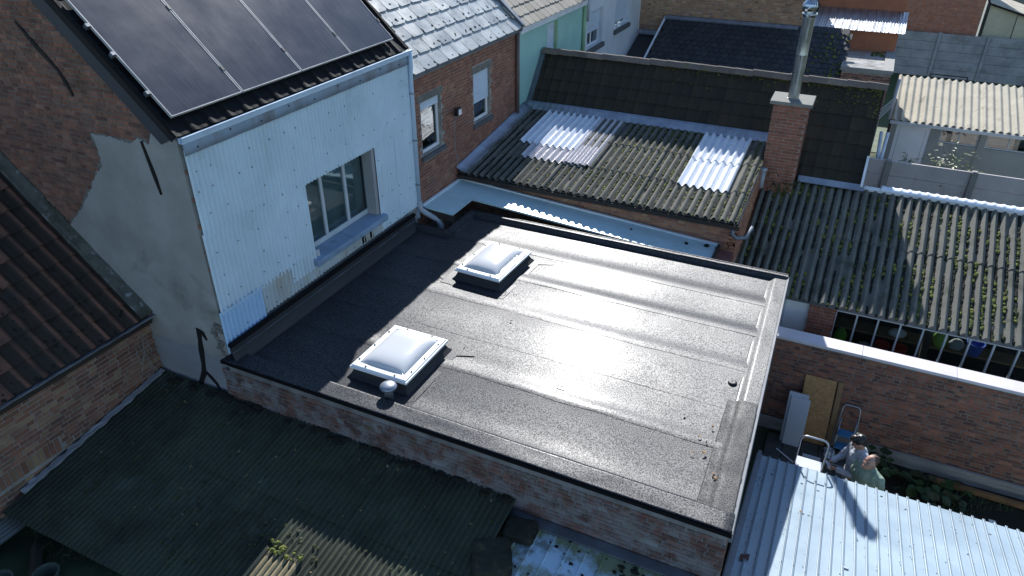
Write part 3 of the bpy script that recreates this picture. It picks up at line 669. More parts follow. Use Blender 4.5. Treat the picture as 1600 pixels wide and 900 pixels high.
# roof
RV = V3((-CS,0,SN)); RN = V3((SN,0,CS)); RO = V3((XW+.0,5.74,6.44))
m = MB(RO,Y,RV,RN); m.box(.02,4.98,0.03,5.4,-.12,-.02); m.build('roof', M_dark, bh)
m = MB((-11.0,5.78,gz(-11.0)),Y,V3((-CS,0,-SN)),V3((-SN,0,CS))); m.box(.02,4.98,0,5.2,-.12,-.02); m.build('roof', M_blacktile, bh)
pp = [pan_proto(.30,.36,.022,10)]
tile_roof(bh, RO+RN*.005, Y, RV, RN, 5.0, 4.2, .295, .345, pp, M_blacktile, ok=lambda u,v: v < .5 or u < .32 or u > 4.75 )
m = MB((0,5.735,0),X,Z,-Y); 
def bl(o): return [(XW-.02,gz(XW)-.22+o),(-11.0,gz(-11.0)-.22+o),(-11.0,gz(-11.0)+.02),(XW-.02,gz(XW)+.02)]
m.prism([(XW-.30,gz(XW)-.13),(-11,gz(-11)-.46),(-11,gz(-11)+.0),(XW-.02,gz(XW)-.0)], -.06, -.035); m.build('verge_board', M_anthr, bh)
m = MB(RO,Y,RV,RN); m.box(.0,.045,.02,5.2,.0,.035); m.box(4.95,4.99,.02,5.2,0,.04); m.build('verge_trim', M_blacktile, bh)
gutter('gutter', (XW+.015,5.76,6.43), (XW+.015,10.76,6.43), X, M_gutter, bh, r=.036, h=.06)
m = MB(); m.tube([(XW+.08,10.70,6.40),(XW+.08,10.70,6.2),(XW+.06,10.70,6.0),(XW+.06,10.70,3.62)],.04,10)
dp = m.build('downpipe', M_gutter, bh, smooth=True)
m = MB(); m.tube([(XW+.06,10.70,3.66),(XW+.06,10.72,3.50),(XW+.16,10.78,3.40),(XW+.34,10.86,3.28),(XW+.40,10.88,3.18),(XW+.40,10.88,2.3)],.055,10); m.build('elbow', M_greypvc, dp, smooth=True)
m = MB()
for z in (5.7,4.85,4.0): m.lathe([(.052,0),(.052,.03)],12,c=(XW+.06,10.70,z))
m.build('pipe_clip', M_zinc, dp)
m = MB((XW,10.735,0),Y,Z,X); m.box(-.02,.02,3.3,6.35,-.25,.02); m.build('edge_trim', M_gutter, bh)
# solar panels
PO = V3((-7.20,5.80,6.655)); frame_m = mat('glint grey panel edge', (.40,.40,.40), .4, .1, 3, .02)  # pale edge colour takes in the sun glint on the frames
for i in range(4):
    o = thing('solar_panel', ['black solar panel nearest the brick gable, leftmost of the row','black solar panel second from the brick gable','black solar panel third from the brick gable','black solar panel beside the pale slate roof, rightmost of the row'][i], 'solar panel', tuple(PO+Y*(.05+i*1.17)), 'solar panels on the clad house')
    y0 = .05+i*1.168; F = lambda: MB(PO,Y,RV,RN)
    m = F(); w_, l_ = 1.15, 1.76
    m.box(y0,y0+w_,0,.012,-.035,.004); m.box(y0,y0+w_,l_-.012,l_,-.035,.004); m.box(y0,y0+.012,.012,l_-.012,-.035,.004); m.box(y0+w_-.012,y0+w_,.012,l_-.012,-.035,.004); m.build('frame', frame_m, o)
    m = F(); m.box(y0+.012,y0+w_-.012,.012,l_-.012,-.03,.0); m.build('glass', M_solar, o)
    for v in (.35,1.35):
        m = F(); m.chbox(y0+w_-.008,y0+w_+.026,v,v+.07,-.03,.010,.003); m.build('clamp', M_black, o)
    if i == 0:
        for v in (.35,.93,1.35):
            m = F(); m.chbox(y0-.05,y0+.0,v,v+.05,-.06,.004,.003); m.build('clamp', M_zinc_dark, o)
    m = F()
    for v in (.38,1.38): m.box(y0-.03,y0+w_+.03,v,v+.04,-.075,-.036)
    m.build('rail', M_alu, o)
# ---------------------------------------------------------------- brick row house
rh = thing('brick_house', 'red brick row house with pale slate roof and two shuttered windows', 'house', (-10.5,13,0))
W1 = (.30,1.02,4.42,5.42); W2 = (2.34,3.08,4.44,5.46)
wl = slab('wall', (XW-.03,10.78,0), Y, Z, X, 4.45, 6.0, .25, [W1,W2], M_mortar, rh)
brickwork(wl, (XW-.03,10.78,3.0), Y, Z, X, 4.45, 2.93, M_brick_row, L=.185, bh=.053, j=.011, bond='flemish',
          ok=lambda u,v: not any(q[0]-.01 < u < q[1]+.01 and q[2]-3.12 < v < q[3]-3+.15 for q in (W1,W2)))
m = MB(); m.prism([(-14.6,10.78),(-7.95,10.78),(-7.95,15.2),(-14.6,15.2)],0,5.9); m.build('interior', M_dark, rh)  # added dark block, stops sun reaching the windows from behind
for q, s_ in ((W1,.17),(W2,.62)):
    window(rh, (XW-.03,10.78+q[0],q[2]), Y, Z, X, q[1]-q[0], q[3]-q[2], (), depth=.07, fw=.06, fm=M_white, shutter=s_, sill=(.07,.10,.05,M_bluestone))
    m = MB((XW-.03,10.78,0),Y,Z,X); m.box(q[0]-.10,q[1]+.10,q[3]+.004,q[3]+.13,-.05,.011); m.build('lintel', M_mortar_dark, rh)
m = MB((XW+.005,12.26,4.93),Y,Z,X); m.box(-.02,.02,-.06,.0,.0,.06); m.chbox(-.075,.075,-.05,.10,.04,.12,.015)
lp = thing('wall_lamp','small black floodlight on the brick wall between the two windows','lamp',(XW,12.26,4.9)); m.build('housing', M_black, lp)
m = MB((XW+.005,12.26,4.93),Y,Z,X); m.box(-.055,.055,-.03,.08,.12,.126); m.build('lens', mat('lamp lens', (.55,.58,.6), .2, .05), lp)
m = MB(); m.tube([(XW-.01,12.28,4.88),(XW-.012,12.25,4.5),(XW-.012,12.27,4.1),(XW-.01,12.40,3.7)],.007,5); tag(m.build('cable', M_cable), 'thin grey cable running down the brick wall from the floodlight', 'cable')
gutter('gutter', (XW-.02,10.80,5.99), (XW-.02,15.3,5.99), X, M_zinc_dark, rh, r=.04, h=.06)
m = MB((XW-.03,10.80,5.90),Y,Z,X); m.box(0,4.45,0,.11,.0,.035); m.build('fascia', M_zinc, rh)
rc, rs = math.cos(math.radians(41)), math.sin(math.radians(41)); V2 = V3((-rc,0,rs)); N2 = V3((rs,0,rc)); O2 = V3((XW+.03,10.76,6.02))
m = MB(O2,Y,V2,N2); m.box(0,4.5,.0,5.0,-.14,-.012); m.build('roof', M_mortar_dark, rh)
sp = [flat_proto(.40,.44,.014,.03,.035,.01) for _ in range(5)]
tile_roof(rh, O2, Y, V2, N2, 4.5, 3.6, .405, .33, sp, M_rowslate, stag=.5, name='slate', ang=.012)
m = MB(O2,Y,V2,N2)
for i in range(260):
    r = random.randrange(11); m.blob((random.randrange(0,23)*.2025+random.uniform(-.03,.03), r*.33+.02+random.uniform(-.03,.03), .035), random.uniform(.012,.032), sz=.6)
m.build('moss', M_moss_dark, rh, kind='stuff')
m = MB(); m.tube([(XW+.03,15.12,5.95),(XW+.03,15.12,4.1)],.045,10); m.build('downpipe', M_brownpipe, rh, smooth=True)
m = MB((XW-.03,10.8,6.0),Y,Z,X)
# ---------------------------------------------------------------- green house
gh = thing('green_house', 'mint green painted row house with tan slate roof and narrow window', 'house', (-10.5,17.3,0))
GW = (1.70,2.38,4.95,5.78)
slab('wall', (XW-.03,15.24,0), Y, Z, X, 4.22, 5.98, .25, [GW], M_green, gh)
m = MB(); m.prism([(-14.6,15.25),(-7.95,15.25),(-7.95,19.4),(-14.6,19.4)],0,5.9); m.build('interior', M_dark, gh)  # added dark block that shuts sun out of the hollow house
window(gh, (XW-.03,15.24+GW[0],GW[2]), Y, Z, X, .68, .83, (), depth=.10, fw=.05, shutter=.92, sill=(.04,.06,.03,M_green))
m = MB((XW-.03,15.24,0),Y,Z,X); m.box(GW[1]-.09,GW[1]-.003,GW[2]+.003,GW[3]-.003,-.10,-.004); m.build('reveal', M_yellow, gh)
m = MB((XW-.03,15.24,5.86),Y,Z,X); m.box(0,4.2,0,.16,.002,.09); m.build('fascia', M_whitepaint, gh)
O3 = V3((XW+.08,15.26,6.03)); m = MB(O3,Y,V2,N2); m.box(0,4.2,0,5,-.12,-.01); m.build('roof', M_mortar_dark, gh)
sp2 = [flat_proto(.29,.36,.012,.025,.03,.008) for _ in range(4)]
tile_roof(gh, O3, Y, V2, N2, 4.2, 1.9, .295, .27, sp2, M_tanroof, stag=.5, name='slate', ang=.012)
m = MB(O3,Y,V2,N2); m.box(-.05,.06,0,4.5,-.02,.06); m.build('party_flashing', M_zinc_dark, gh)
m = MB(); m.tube([(XW+.02,19.36,5.9),(XW+.02,19.36,4.0)],.05,8); m.build('downpipe', M_yellow, gh, smooth=True)
# ---------------------------------------------------------------- white house
wh = thing('white_house', 'white painted house with two roller shuttered windows beyond the green one', 'house', (-10.5,22,0))
A1 = (.32,1.55,4.60,5.58); A2 = (2.70,4.0,4.72,5.7)
slab('wall', (XW-.03,19.46,0), Y, Z, X, 5.3, 6.3, .25, [A1,A2], M_whitewall, wh)
m = MB(); m.prism([(-14.6,19.5),(-7.95,19.5),(-7.95,24.7),(-14.6,24.7)],0,6.2); m.build('interior', M_dark, wh)  # added dark block, keeps the room behind the windows black
for q, s_ in ((A1,.62),(A2,.85)):
    window(wh, (XW-.03,19.46+q[0],q[2]), Y, Z, X, q[1]-q[0], q[3]-q[2], (.5,), depth=.12, fw=.05, shutter=s_, sill=(.08,.14,.08,M_bluestone))
m = MB(O3+Y*4.2+Z*.3,Y,V2,N2); m.box(0,5.4,-.1,5,-.1,0); m.build('roof', M_slate_dark, wh)
m = MB(); m.tube([(XW+.02,19.56,6.2),(XW+.02,19.56,5.4)],.06,8); m.build('downpipe', M_greypvc, wh, smooth=True)
# ---------------------------------------------------------------- canopy between house and extension
cn = thing('canopy', 'pale mint sheet canopy between the brick row house and the flat roof', 'canopy', (-4.5,12,0))
cz = lambda x: 3.5-(x+7.1)*.0666
m = MB()
def cq(m, x0,x1,y0,y1,up0,up1): m.quadbox([(x0,y0,cz(x0)+up0),(x1,y0,cz(x1)+up0),(x1,y1,cz(x1)+up0),(x0,y1,cz(x0)+up0)],[(x0,y0,cz(x0)+up1),(x1,y0,cz(x1)+up1),(x1,y1,cz(x1)+up1),(x0,y1,cz(x0)+up1)])
cq(m,-7.08,-1.72,11.64,12.36,-.03,.0); m.build('roof_sheet', M_mint, cn)
m = MB(); cq(m,-7.08,-6.42,10.86,11.632,-.03,-.002); m.build('roof_sheet', M_mint, cn)
m = MB(); cq(m,-6.9,-1.75,11.625,11.65,.002,.014); m.build('joint_bar', M_mint, cn)
m = MB(); cq(m,-7.1,-7.05,10.85,12.36,.002,.03); m.build('wall_flashing', M_whitepaint, cn)
m = MB(); cq(m,-7.05,-1.68,12.33,12.385,.004,.035); m.build('wall_flashing', M_whitepaint, cn)
m = MB(); cq(m,-7.08,-6.40,10.84,10.87,-.16,-.032); m.build('fascia', M_darkbrown, cn)
m = MB(); cq(m,-1.72,-1.68,11.62,12.36,-.08,.04); m.build('end_trim', M_darkbrown, cn)
for (x,y) in ((-6.72,10.92),(-2.0,11.72)):
    m = MB(); m.box(x-.03,x+.03,y-.03,y+.03,0,cz(x)-.03); m.build('post', M_wood, cn)
m = MB(); m.prism([(-1.72,11.75),(-1.42,11.75),(-1.42,12.25),(-1.72,12.25)],2.85,3.12); tag(m.build('rainwater_box', mat('rusty box', (.16,.06,.05), .7, .3, 6, .3)), 'rust red box at the right end of the mint canopy', 'box')
m = MB()
for (x,y,r) in ((-1.9,12.2,.05),(-2.25,12.1,.04),(-1.72,12.22,.03),(-3.3,12.1,.025)): m.blob((x,y,cz(x)+r*.4),r,sz=.6)
m.build('moss_clump', M_moss_dark, cn, kind='stuff')
# ---------------------------------------------------------------- annex with corrugated roof
an = thing('annex', 'brick annex under a mossy corrugated roof with white translucent sheets', 'outbuilding', (-4.3,14,0))
aw = MB((-7.1,12.46,0),X,Z,-Y); aw.box(0,5.66,0,3.58,-.15,0); w_ = aw.build('wall', M_mortar, an)
brickwork(w_, (-7.1,12.46,2.75), X, Z, -Y, 5.66, .82, M_brick_annex, L=.19, bh=.053, j=.011, maxn=240)
m = MB(); m.box(-7.0,-1.5,12.7,15.6,0,3.55); m.build('interior', M_dark, an)
aw = MB((-1.44,12.46,0),Y,Z,X); aw.prism([(0,0),(3.2,0),(3.2,4.0),(0,3.58)],-.15,0); w2 = aw.build('wall', M_mortar, an)
brickwork(w2, (-1.44,12.46,2.7), Y, Z, X, 2.4, 1.2, M_brick_annex, maxn=60, ok=lambda u,v: v+2.7 < 3.55+u*.13)
asl = .133; ac = 1/math.sqrt(1+asl*asl); AV = V3((0,ac,asl*ac)); AN = V3((0,-asl*ac,ac)); AO = V3((-7.08,12.28,3.665))
PA = .1525
def asheet(i0, n, v0, v1, mt, lift=.0, name='roof_sheet', amp=.036):
    return corr(name, AO+X*(i0*PA)+AV*v0+AN*lift, X, AV, AN, n*PA, v1-v0, PA, amp, mt, an, .007, 8, 1, lift=.012)
rows = [(0,1.16),(1.06,2.3),(2.2,3.40)]
for r,(a,b) in enumerate(rows):
    i = 0
    while i < 37:
        n = min(6, 37-i); lo, hi = i*PA, (i+n)*PA
        asheet(i, n+ (.5 if i+n < 37 else 0), a, b, M_asb, lift=.006*((i//6)%2)+.004*r); i += 6
# translucent sheets: left group and right group
asheet(4, 9, 1.66, 3.32, M_poly, .030, 'translucent_sheet'); asheet(6.0, 9.5, 1.05, 1.9, M_poly_dirty, .022, 'translucent_sheet'); asheet(12.5, 4, 1.08, 3.30, M_poly_dirty, .026, 'translucent_sheet')
asheet(28, 6.5, .98, 2.2, M_poly, .026, 'translucent_sheet'); asheet(28, 6.5, 2.1, 3.30, M_poly, .030, 'translucent_sheet')
m = MB(AO,X,AV,AN)
for i in range(1800):
    k = random.randrange(9,37); v = random.random()**.8*3.3
    if 28 <= k < 35 and v > .95: continue
    if 4 <= k < 17 and v > 1.0: continue
    if random.random() > min(1,(k-5)/14): continue
    r = random.uniform(.008,.022); m.blob(((k+.75+random.uniform(-.12,.12))*PA, v, -.036+r*.4+.036), r, sy=1.4, sz=.6)
m.build('moss', M_moss, an, kind='stuff')
def valley_moss(O_, V_, N_, pitch, n, L_, amp, parent, dens, skipf):
    m = MB(O_,X,V_,N_)
    for k in range(n):
        v = 0
        while v < L_:
            v += random.uniform(.018,.055)/dens
            if skipf(k,v) or mnoise.noise(V3((k*.5,v*1.4,2))) < -.28: continue
            r = random.uniform(.020,.040); m.blob(((k+.75+random.uniform(-.05,.05))*pitch, v, -amp+.016), r, .95, 1.7, .7, .35)
    m.build('valley_moss', M_moss_dark, parent, kind='stuff')
valley_moss(AO, AV, AN, PA, 37, 3.25, .036, an, 1.0, lambda k,v: (28 <= k < 35 and v > .95) or (4 <= k < 17 and v > 1.0))
# flashings: along the house wall and along the top
m = MB(AO,X,AV,AN); m.grid(lambda a,b: (-.06+a*.26, b*3.4, .12*(1-a)**2+.035+.008*mnoise.noise(V3((a*3,b*9,1)))), 6, 24, .003); m.build('wall_flashing', M_zinc, an, smooth=True)
m = MB(AO,X,AV,AN); m.grid(lambda a,b: (a*5.64, 3.28+b*.20, .034+.012*math.sin(a*5.64/PA*2*math.pi)*(1-b)+.12*b*b), 296, 3, .003); m.build('flashing', M_zinc, an, smooth=True)
gutter('gutter', (-7.08,12.34,3.615), (-1.40,12.34,3.615), -Y, M_darkbrown, an, r=.04, h=.07)
m = MB(); m.tube([(-1.50,12.30,3.56),(-1.50,12.29,3.44),(-1.42,12.30,3.38),(-1.28,12.42,3.36),(-1.24,12.8,3.40),(-1.24,13.0,3.2)],.04,8); m.build('downpipe', M_zinc_dark, an, smooth=True)
m = MB(); m.tube([(-1.40,14.72,3.44),(-1.40,14.72,3.80)],.05,10); m.lathe([(.05,0),(.075,.02),(.075,.05),(.03,.07)],12,c=(-1.40,14.72,3.80)); tag(m.build('vent_pipe', M_greypvc, smooth=True), 'short grey capped pipe beside the foot of the brick chimney', 'vent')
# ---------------------------------------------------------------- building with the steep dark tile roof
tb = thing('tile_roof_house', 'outbuilding with a steep dark mossy tile roof behind the annex', 'outbuilding', (-3.3,16.6,0))
ts = 1.19; tc = 1/math.sqrt(1+ts*ts); TV = V3((0,tc,ts*tc)); TN = V3((0,-ts*tc,tc)); TO = V3((-7.1,15.24,3.585))
m = MB(); m.prism([(-7.1,15.4),(.36,15.4),(.36,17.8),(-7.1,17.8)],0,3.55); w_ = m.build('wall', M_mortar_dark, tb)
m = MB((.36,0,0),Y,Z,X); m.prism([(15.4,3.5),(17.8,3.5),(16.6,5.1)],-.1,0); m.build('gable', M_mortar_dark, tb)
m = MB(TO,X,TV,TN); m.box(0,7.55,0,2.11,-.08,-.012); m.build('roof', M_dark, tb)
m = MB(V3((-7.1,16.62,5.24)),X,V3((0,tc,-ts*tc)),V3((0,ts*tc,tc))); m.box(0,7.55,0,2.1,-.08,-.0); m.build('roof', M_tile_dark, tb)
tp = [pan_proto(.245,.33,.022,8,.02,.012) for _ in range(1)]
tile_roof(tb, TO, X, TV, TN, 7.55, 2.05, .236, .293, tp, M_tile_dark, ang=.01, jit=.006)
m = MB()
prt = {}
for t in range(3):
    mm = MB()
    mm.grid(lambda a,b: (a*.40, (b-.5)*.24, .10*math.sin(b*math.pi)+.012*(1-a)-.03), 1, 8, .012); prt[t] = mm
its = [(random.randrange(3), V3((-7.08+i*.378,16.61+random.uniform(-.008,.008),5.235+random.uniform(-.004,.006))), X, Y, Z) for i in range(20)]
pieces(tb, 'ridge_tile', prt, its, M_ridge)
m = MB(TO,X,TV,TN)
for i in range(260):
    u = 7.5-random.random()**2.5*4.5; m.blob((u, 2.05-random.random()**4*.6, .03), random.uniform(.010,.024), sz=.4)
m.build('moss', mat('ridge moss', [(.07,.08,.015),(.11,.11,.02),(.04,.05,.015)], .95, .3, 12, .6, 80), tb, kind='stuff')
m = MB(TO,X,TV,TN); m.box(-.02,.10,.55,2.1,.0,.05); m.build('wall_flashing', M_zinc_dark, tb)
m = MB(TO,X,TV,TN); m.quadbox([(6.35,-.10,.03),(7.60,-.10,.03),(7.60,.03,.03),(6.35,.03,.03)],[(6.35,-.10,.055),(7.60,-.10,.055),(7.60,.03,.06),(6.35,.03,.06)]); m.build('eave_flashing', M_zinc, tb)
m = MB(TO,X,TV,TN); m.box(7.52,7.565,-.03,.62,.0,.11); m.build('verge_board', M_whitepaint, tb)
# ---------------------------------------------------------------- chimney and flue
ch = thing('chimney', 'square red brick chimney with concrete cap beside the corrugated roofs', 'chimney', (-1.13,15.1,3.3))
cx0, cx1, cy0, cy1 = -1.455, -.815, 14.86, 15.33
m = MB(); m.box(cx0,cx1,cy0,cy1,2.6,5.13); st = m.build('stack', M_mortar, ch)
brickwork(st, (cx0,cy0,2.95), X, Z, -Y, cx1-cx0, 2.18, M_brick_chim, L=.195, bh=.052, j=.012, bond='running', jit=.0015, angj=.003)
brickwork(st, (cx1,cy0,2.95), Y, Z, X, cy1-cy0, 2.18, M_brick_chim, L=.195, bh=.052, j=.012, bond='running', jit=.0015, angj=.003, maxn=100)
m = MB((0,0,5.13)); m.quadbox([(cx0-.07,cy0-.06,0),(cx1+.07,cy0-.06,0),(cx1+.07,cy1+.07,0),(cx0-.07,cy1+.07,0)],[(cx0-.07,cy0-.06,.07),(cx1+.07,cy0-.06,.07),(cx1+.07,cy1+.07,.10),(cx0-.07,cy1+.07,.10)]); m.build('cap', M_cap, ch, bevel=.01)
m = MB()
for i in range(60): m.blob((random.uniform(cx0-.02,cx1+.02), cy0-.015+random.uniform(-.01,.01), 3.25+random.random()**2*.6), random.uniform(.008,.02), sz=.8)
m.build('moss', M_moss_dark, ch, kind='stuff')
fl = thing('flue', 'tall straight stainless steel flue with round cowl on the brick chimney', 'flue', (-1.13,15.1,5.22))
m = MB((-1.14,15.1,5.2)); m.lathe([(.115,0),(.115,.02),(.105,.025),(.105,.82),(.108,.83),(.108,.85),(.105,.86),(.105,1.46),(.112,1.47),(.112,1.52)],24); m.build('pipe', M_steel_worn, fl, smooth=True); fl.children[0].data.set_sharp_from_angle(angle=math.radians(35))
m = MB((-1.14,15.1,6.70)); m.lathe([(.11,0),(.115,.05),(.135,.06),(.135,.09)],24); m.build('collar', M_steel, fl, smooth=True)
cw = MB((-1.14,15.1,6.79))
for q in range(22):
    a0 = 2*math.pi*q/22; pts = []
    for k in range(7):
        t = k/6; r = .075+.085*math.sin(math.pi*(.12+.86*t)); an_ = a0+t*.5; pts.append((r*math.cos(an_), r*math.sin(an_), t*.24))
    for k in range(6):
        p, q2 = pts[k], pts[k+1]; e = .28
        def rot(v, a): return (v[0]*math.cos(a)-v[1]*math.sin(a), v[0]*math.sin(a)+v[1]*math.cos(a), v[2])
        def sc(v, f): return (v[0]*f, v[1]*f, v[2])
        i0 = len(cw.v); cw.v += [cw.w(p), cw.w(q2), cw.w(sc(rot(q2,e),.93)), cw.w(sc(rot(p,e),.93))]; cw.f.append([i0,i0+1,i0+2,i0+3])
cw.build('cowl_vanes', M_steel, fl, kind='stuff')
m = MB((-1.14,15.1,7.02)); m.lathe([(.09,0),(.085,.015),(.04,.03),(.001,.032)],18); m.build('cowl_cap', M_steel, fl, smooth=True)
# ---------------------------------------------------------------- shed with corrugated roof on the right
sh = thing('shed', 'brick shed with long window band under a large mossy grey corrugated roof', 'shed', (1.5,14,0))
ssl = .40; sc_ = 1/math.sqrt(1+ssl*ssl); SV = V3((0,sc_,ssl*sc_)); SN_ = V3((0,-ssl*sc_,sc_)); SO = V3((-1.40,12.42,2.36)); PS = .160
holes = [(.98,4.72,.9,2.10)]
slab('wall', (-.42,12.62,0), X, Z, -Y, 5.3, 2.30, .2, [(.0,.46,0,2.2),(.92,4.9,1.05,2.22)], M_mortar, sh); w_ = [c for c in sh.children if c.name.startswith('wall')][0]
brickwork(w_, (.04,12.62,1.2), X, Z, -Y, .46, 1.05, M_brick_chim, bond='flemish', maxn=120)
m = MB(); m.box(-.3,5.0,14.2,15.2,0,2.5); m.build('interior', M_dark, sh)
m = MB(); m.box(-.4,4.9,12.85,14.2,.0,.9); m.build('bench', M_dark, sh)
m = MB((-.42,12.62,0),X,Z,-Y); m.box(.05,.46,0,2.2,-.12,-.07); d_ = m.build('door', M_doorwhite, sh); m = MB((-.42,12.62,0),X,Z,-Y); m.box(.0,.05,0,2.2,-.15,.02); m.build('door_frame', M_winframe, d_)
ms = [.92,1.27,1.62,1.98,2.34,2.70,3.06,3.42,3.78,4.14,4.5,4.9]
win = thing('x','x','x'); bpy.data.objects.remove(win)
m = MB((-.42,12.62,0),X,Z,-Y); m.box(.92,4.9,1.05,1.10,-.08,.01); m.box(.92,4.9,2.18,2.22,-.08,.0); wf = m.build('window_frame', M_winframe, sh)
for a in ms:
    m = MB((-.42,12.62,0),X,Z,-Y); m.box(a-.014,a+.014,1.10,2.18,-.06,.0); m.build('mullion', M_winframe, wf)
for a,b in zip(ms,ms[1:]):
    m = MB((-.42,12.62,0),X,Z,-Y); m.box(a+.014,b-.014,1.10,2.18,-.04,-.034); m.build('pane', M_glass_clear, wf)
m = MB((-.42,12.62,0),X,Z,-Y); m.box(2.42,2.52,.9,2.12,-.30,-.12); m.build('post', M_darkbrown, sh)
m = MB(); m.box(.5,4.4,13.05,13.4,1.60,1.63); m.build('shelf', M_wood, sh)
m = MB((0,12.56,2.235),X,Z,-Y); m.box(-.45,5.0,0,.09,-.03,.0); m.build('fascia', M_zinc_dark, sh)
# things seen through the panes
def pail(x, y, z, r, h, mt, label, name='bucket'):
    m = MB((x,y,z)); m.lathe([(r*.75,0),(r,h),(r*1.06,h),(r*1.06,h+.02),(r*.94,h+.02),(r*.7,.02),(.001,.02)],16); tag(m.build(name, mt, smooth=False), label, 'bucket', 'containers stored in the shed')
C = lambda n,c: mat(n, c, .5, .1, 4, .05)
pail(1.40,13.0,1.26,.13,.22,C('red plastic',(.45,.03,.02)),'red bucket behind the shed window, left of its twin')
pail(1.70,13.02,1.26,.13,.22,C('red plastic',(.5,.04,.02)),'red bucket behind the shed window, right of its twin')
pail(2.84,13.12,1.63,.14,.22,C('blue plastic',(.03,.08,.40)),'blue bucket on the shelf behind the shed window')
def sack(x,y,z,r,mt,label,name='bag',s=(1,1,1)):
    m = MB((x,y,z)); m.blob((0,0,r*.7*s[2]),r,s[0],s[1],s[2],.18,True); o = m.build(name, mt, smooth=True); sb = o.modifiers.new('s','SUBSURF'); sb.levels = 1; sb.render_levels = 1; tag(o,label,name if name in ('bag','sheet') else 'bag','bags stored in the shed')
sack(.68,13.0,1.28,.16,C('green bag',(.16,.40,.03)),'bright green bag behind the leftmost shed panes',s=(.9,.7,1.3))
sack(2.30,13.12,1.63,.17,C('lime bag',(.22,.42,.05)),'lime green bag on the shelf right of the shed post',s=(.9,.7,1.2))
sack(1.60,13.12,1.64,.16,C('white bag',(.6,.62,.66)),'crumpled white bag on the shed shelf above the red buckets',s=(1.2,.8,.6))
sack(2.56,13.12,1.64,.15,C('grey bag',(.30,.32,.33)),'grey bag on the shed shelf beside the blue bucket',s=(1.0,.7,.9))
sack(1.10,13.0,1.25,.15,C('pale bag',(.25,.27,.27)),'pale grey bag behind the shed window left of the red buckets',s=(1.1,.7,.8))
# roof
nw = 42
for r,(a,b) in enumerate(((0,1.75),(1.65,3.16))):
    i = 0
    while i < nw:
        n = min(6, nw-i)
        corr('roof_sheet', SO+X*(i*PS)+SV*a+SN_*(.006*((i//6)%2)+.006*r), X, SV, SN_, (n+.3)*PS, b-a, PS, .038, M_asb_shed, sh, .007, 8, 1, lift=.012); i += 6
m = MB(SO,X,SV,SN_)
for i in range(6500):
    k = random.randrange(0,nw-1); v = random.random()*3.05
    d = 1.5*mnoise.noise(V3((k*.30,v*1.6,9)))
    if random.random() > .35+d*1.2+(k-24)*.012: continue
    r = random.choice((.006,.009,.012,.016,.024))*random.uniform(.8,1.3); m.blob(((k+.75+random.uniform(-.14,.14))*PS, v, -.038+r*.4+.036), r, sy=1.5, sz=.6)
m.build('moss', M_moss, sh, kind='stuff')
valley_moss(SO, SV, SN_, PS, nw-1, 3.05, .038, sh, 1.0, lambda k,v: False)
m = MB(SO,X,SV,SN_); m.box(1.80,5.6,3.08,3.16,.0,.06); m.build('ridge_flashing', M_whitepaint, sh)
m = MB(SO,X,SV,SN_); m.grid(lambda a,b: (2.2+a*3.4, 3.08+b*.14, .07+.02*max(0,math.sin(a*3.4/PS*2*math.pi))*b), 170, 2, .003); m.build('ridge_flashing', M_poly, sh, smooth=True)
m = MB((-1.40,12.3,0),Y,Z,X); m.box(0,.02,2.2,2.4,0,.02)
# ---------------------------------------------------------------- garden wall
gd = thing('garden_wall', 'old red brick garden wall with pale coping in front of the shed', 'wall', (2.3,11.7,0))
m = MB((-.40,11.62,0),X,Z,-Y); m.box(0,5.6,.12,1.98,-.2,0); w_ = m.build('wall', mat('garden mortar', (.19,.175,.15), .95, .3, 5, .4, 80), gd)
brickwork(w_, (-.40,11.62,.16), X, Z, -Y, 5.6, 1.82, M_brick_garden, L=.187, bh=.051, j=.015, jit=.005, angj=.012, d=.006)
for i in range(4):
    m = MB((-.40+i*1.42,11.58,1.985),X,Y,Z); m.quadbox([(0,-.01,0),(1.415,-.01,0),(1.415,.28,0),(0,.28,0)],[(0,-.01,.055),(1.415,-.01,.055),(1.415,.28,.075),(0,.28,.075)]); m.build('coping_stone', M_coping, gd, bevel=.005)
m = MB((-.40,11.60,0),X,Z,-Y); m.grid(lambda a,b: (a*5.6, b*.26, .06+.025*mnoise.noise(V3((a*18,b*3,2)))*1.0*(1-b*.4)), 70, 5, .05); m.build('footing', M_conc, gd)
# ---------------------------------------------------------------- concrete panel fences
def fence(x0, y, n, pw, z0, zt, mt, mp, label, rows=5, back=False, group=None):
    f = thing('concrete_fence', label, 'fence', (x0,y,0)); hh = (zt-z0)/rows
    for i in range(n+1):
        m = MB((x0+i*pw,y,z0)); m.chbox(-.07,.07,-.09,.07,0,zt-z0+.03,.02); m.build('post', mp, f)
    for i in range(n):
        for r in range(rows):
            m = MB((x0+i*pw+.075,y,z0+r*hh),X,Z,-Y); m.chbox(0,pw-.15,.004,hh-.006,-.03,.02+random.uniform(0,.006),.012); m.build('panel', mt, f)
    return f
fence(-.92,21.5,3,2.06,0,2.12,M_conc_pink,M_conc,'pale concrete panel fence in front of the grey garden shed')
fence(-1.2,41.0,5,2.02,0,2.02,M_conc_grey,M_conc_grey,'weathered grey concrete panel fence at the far end of the garden')
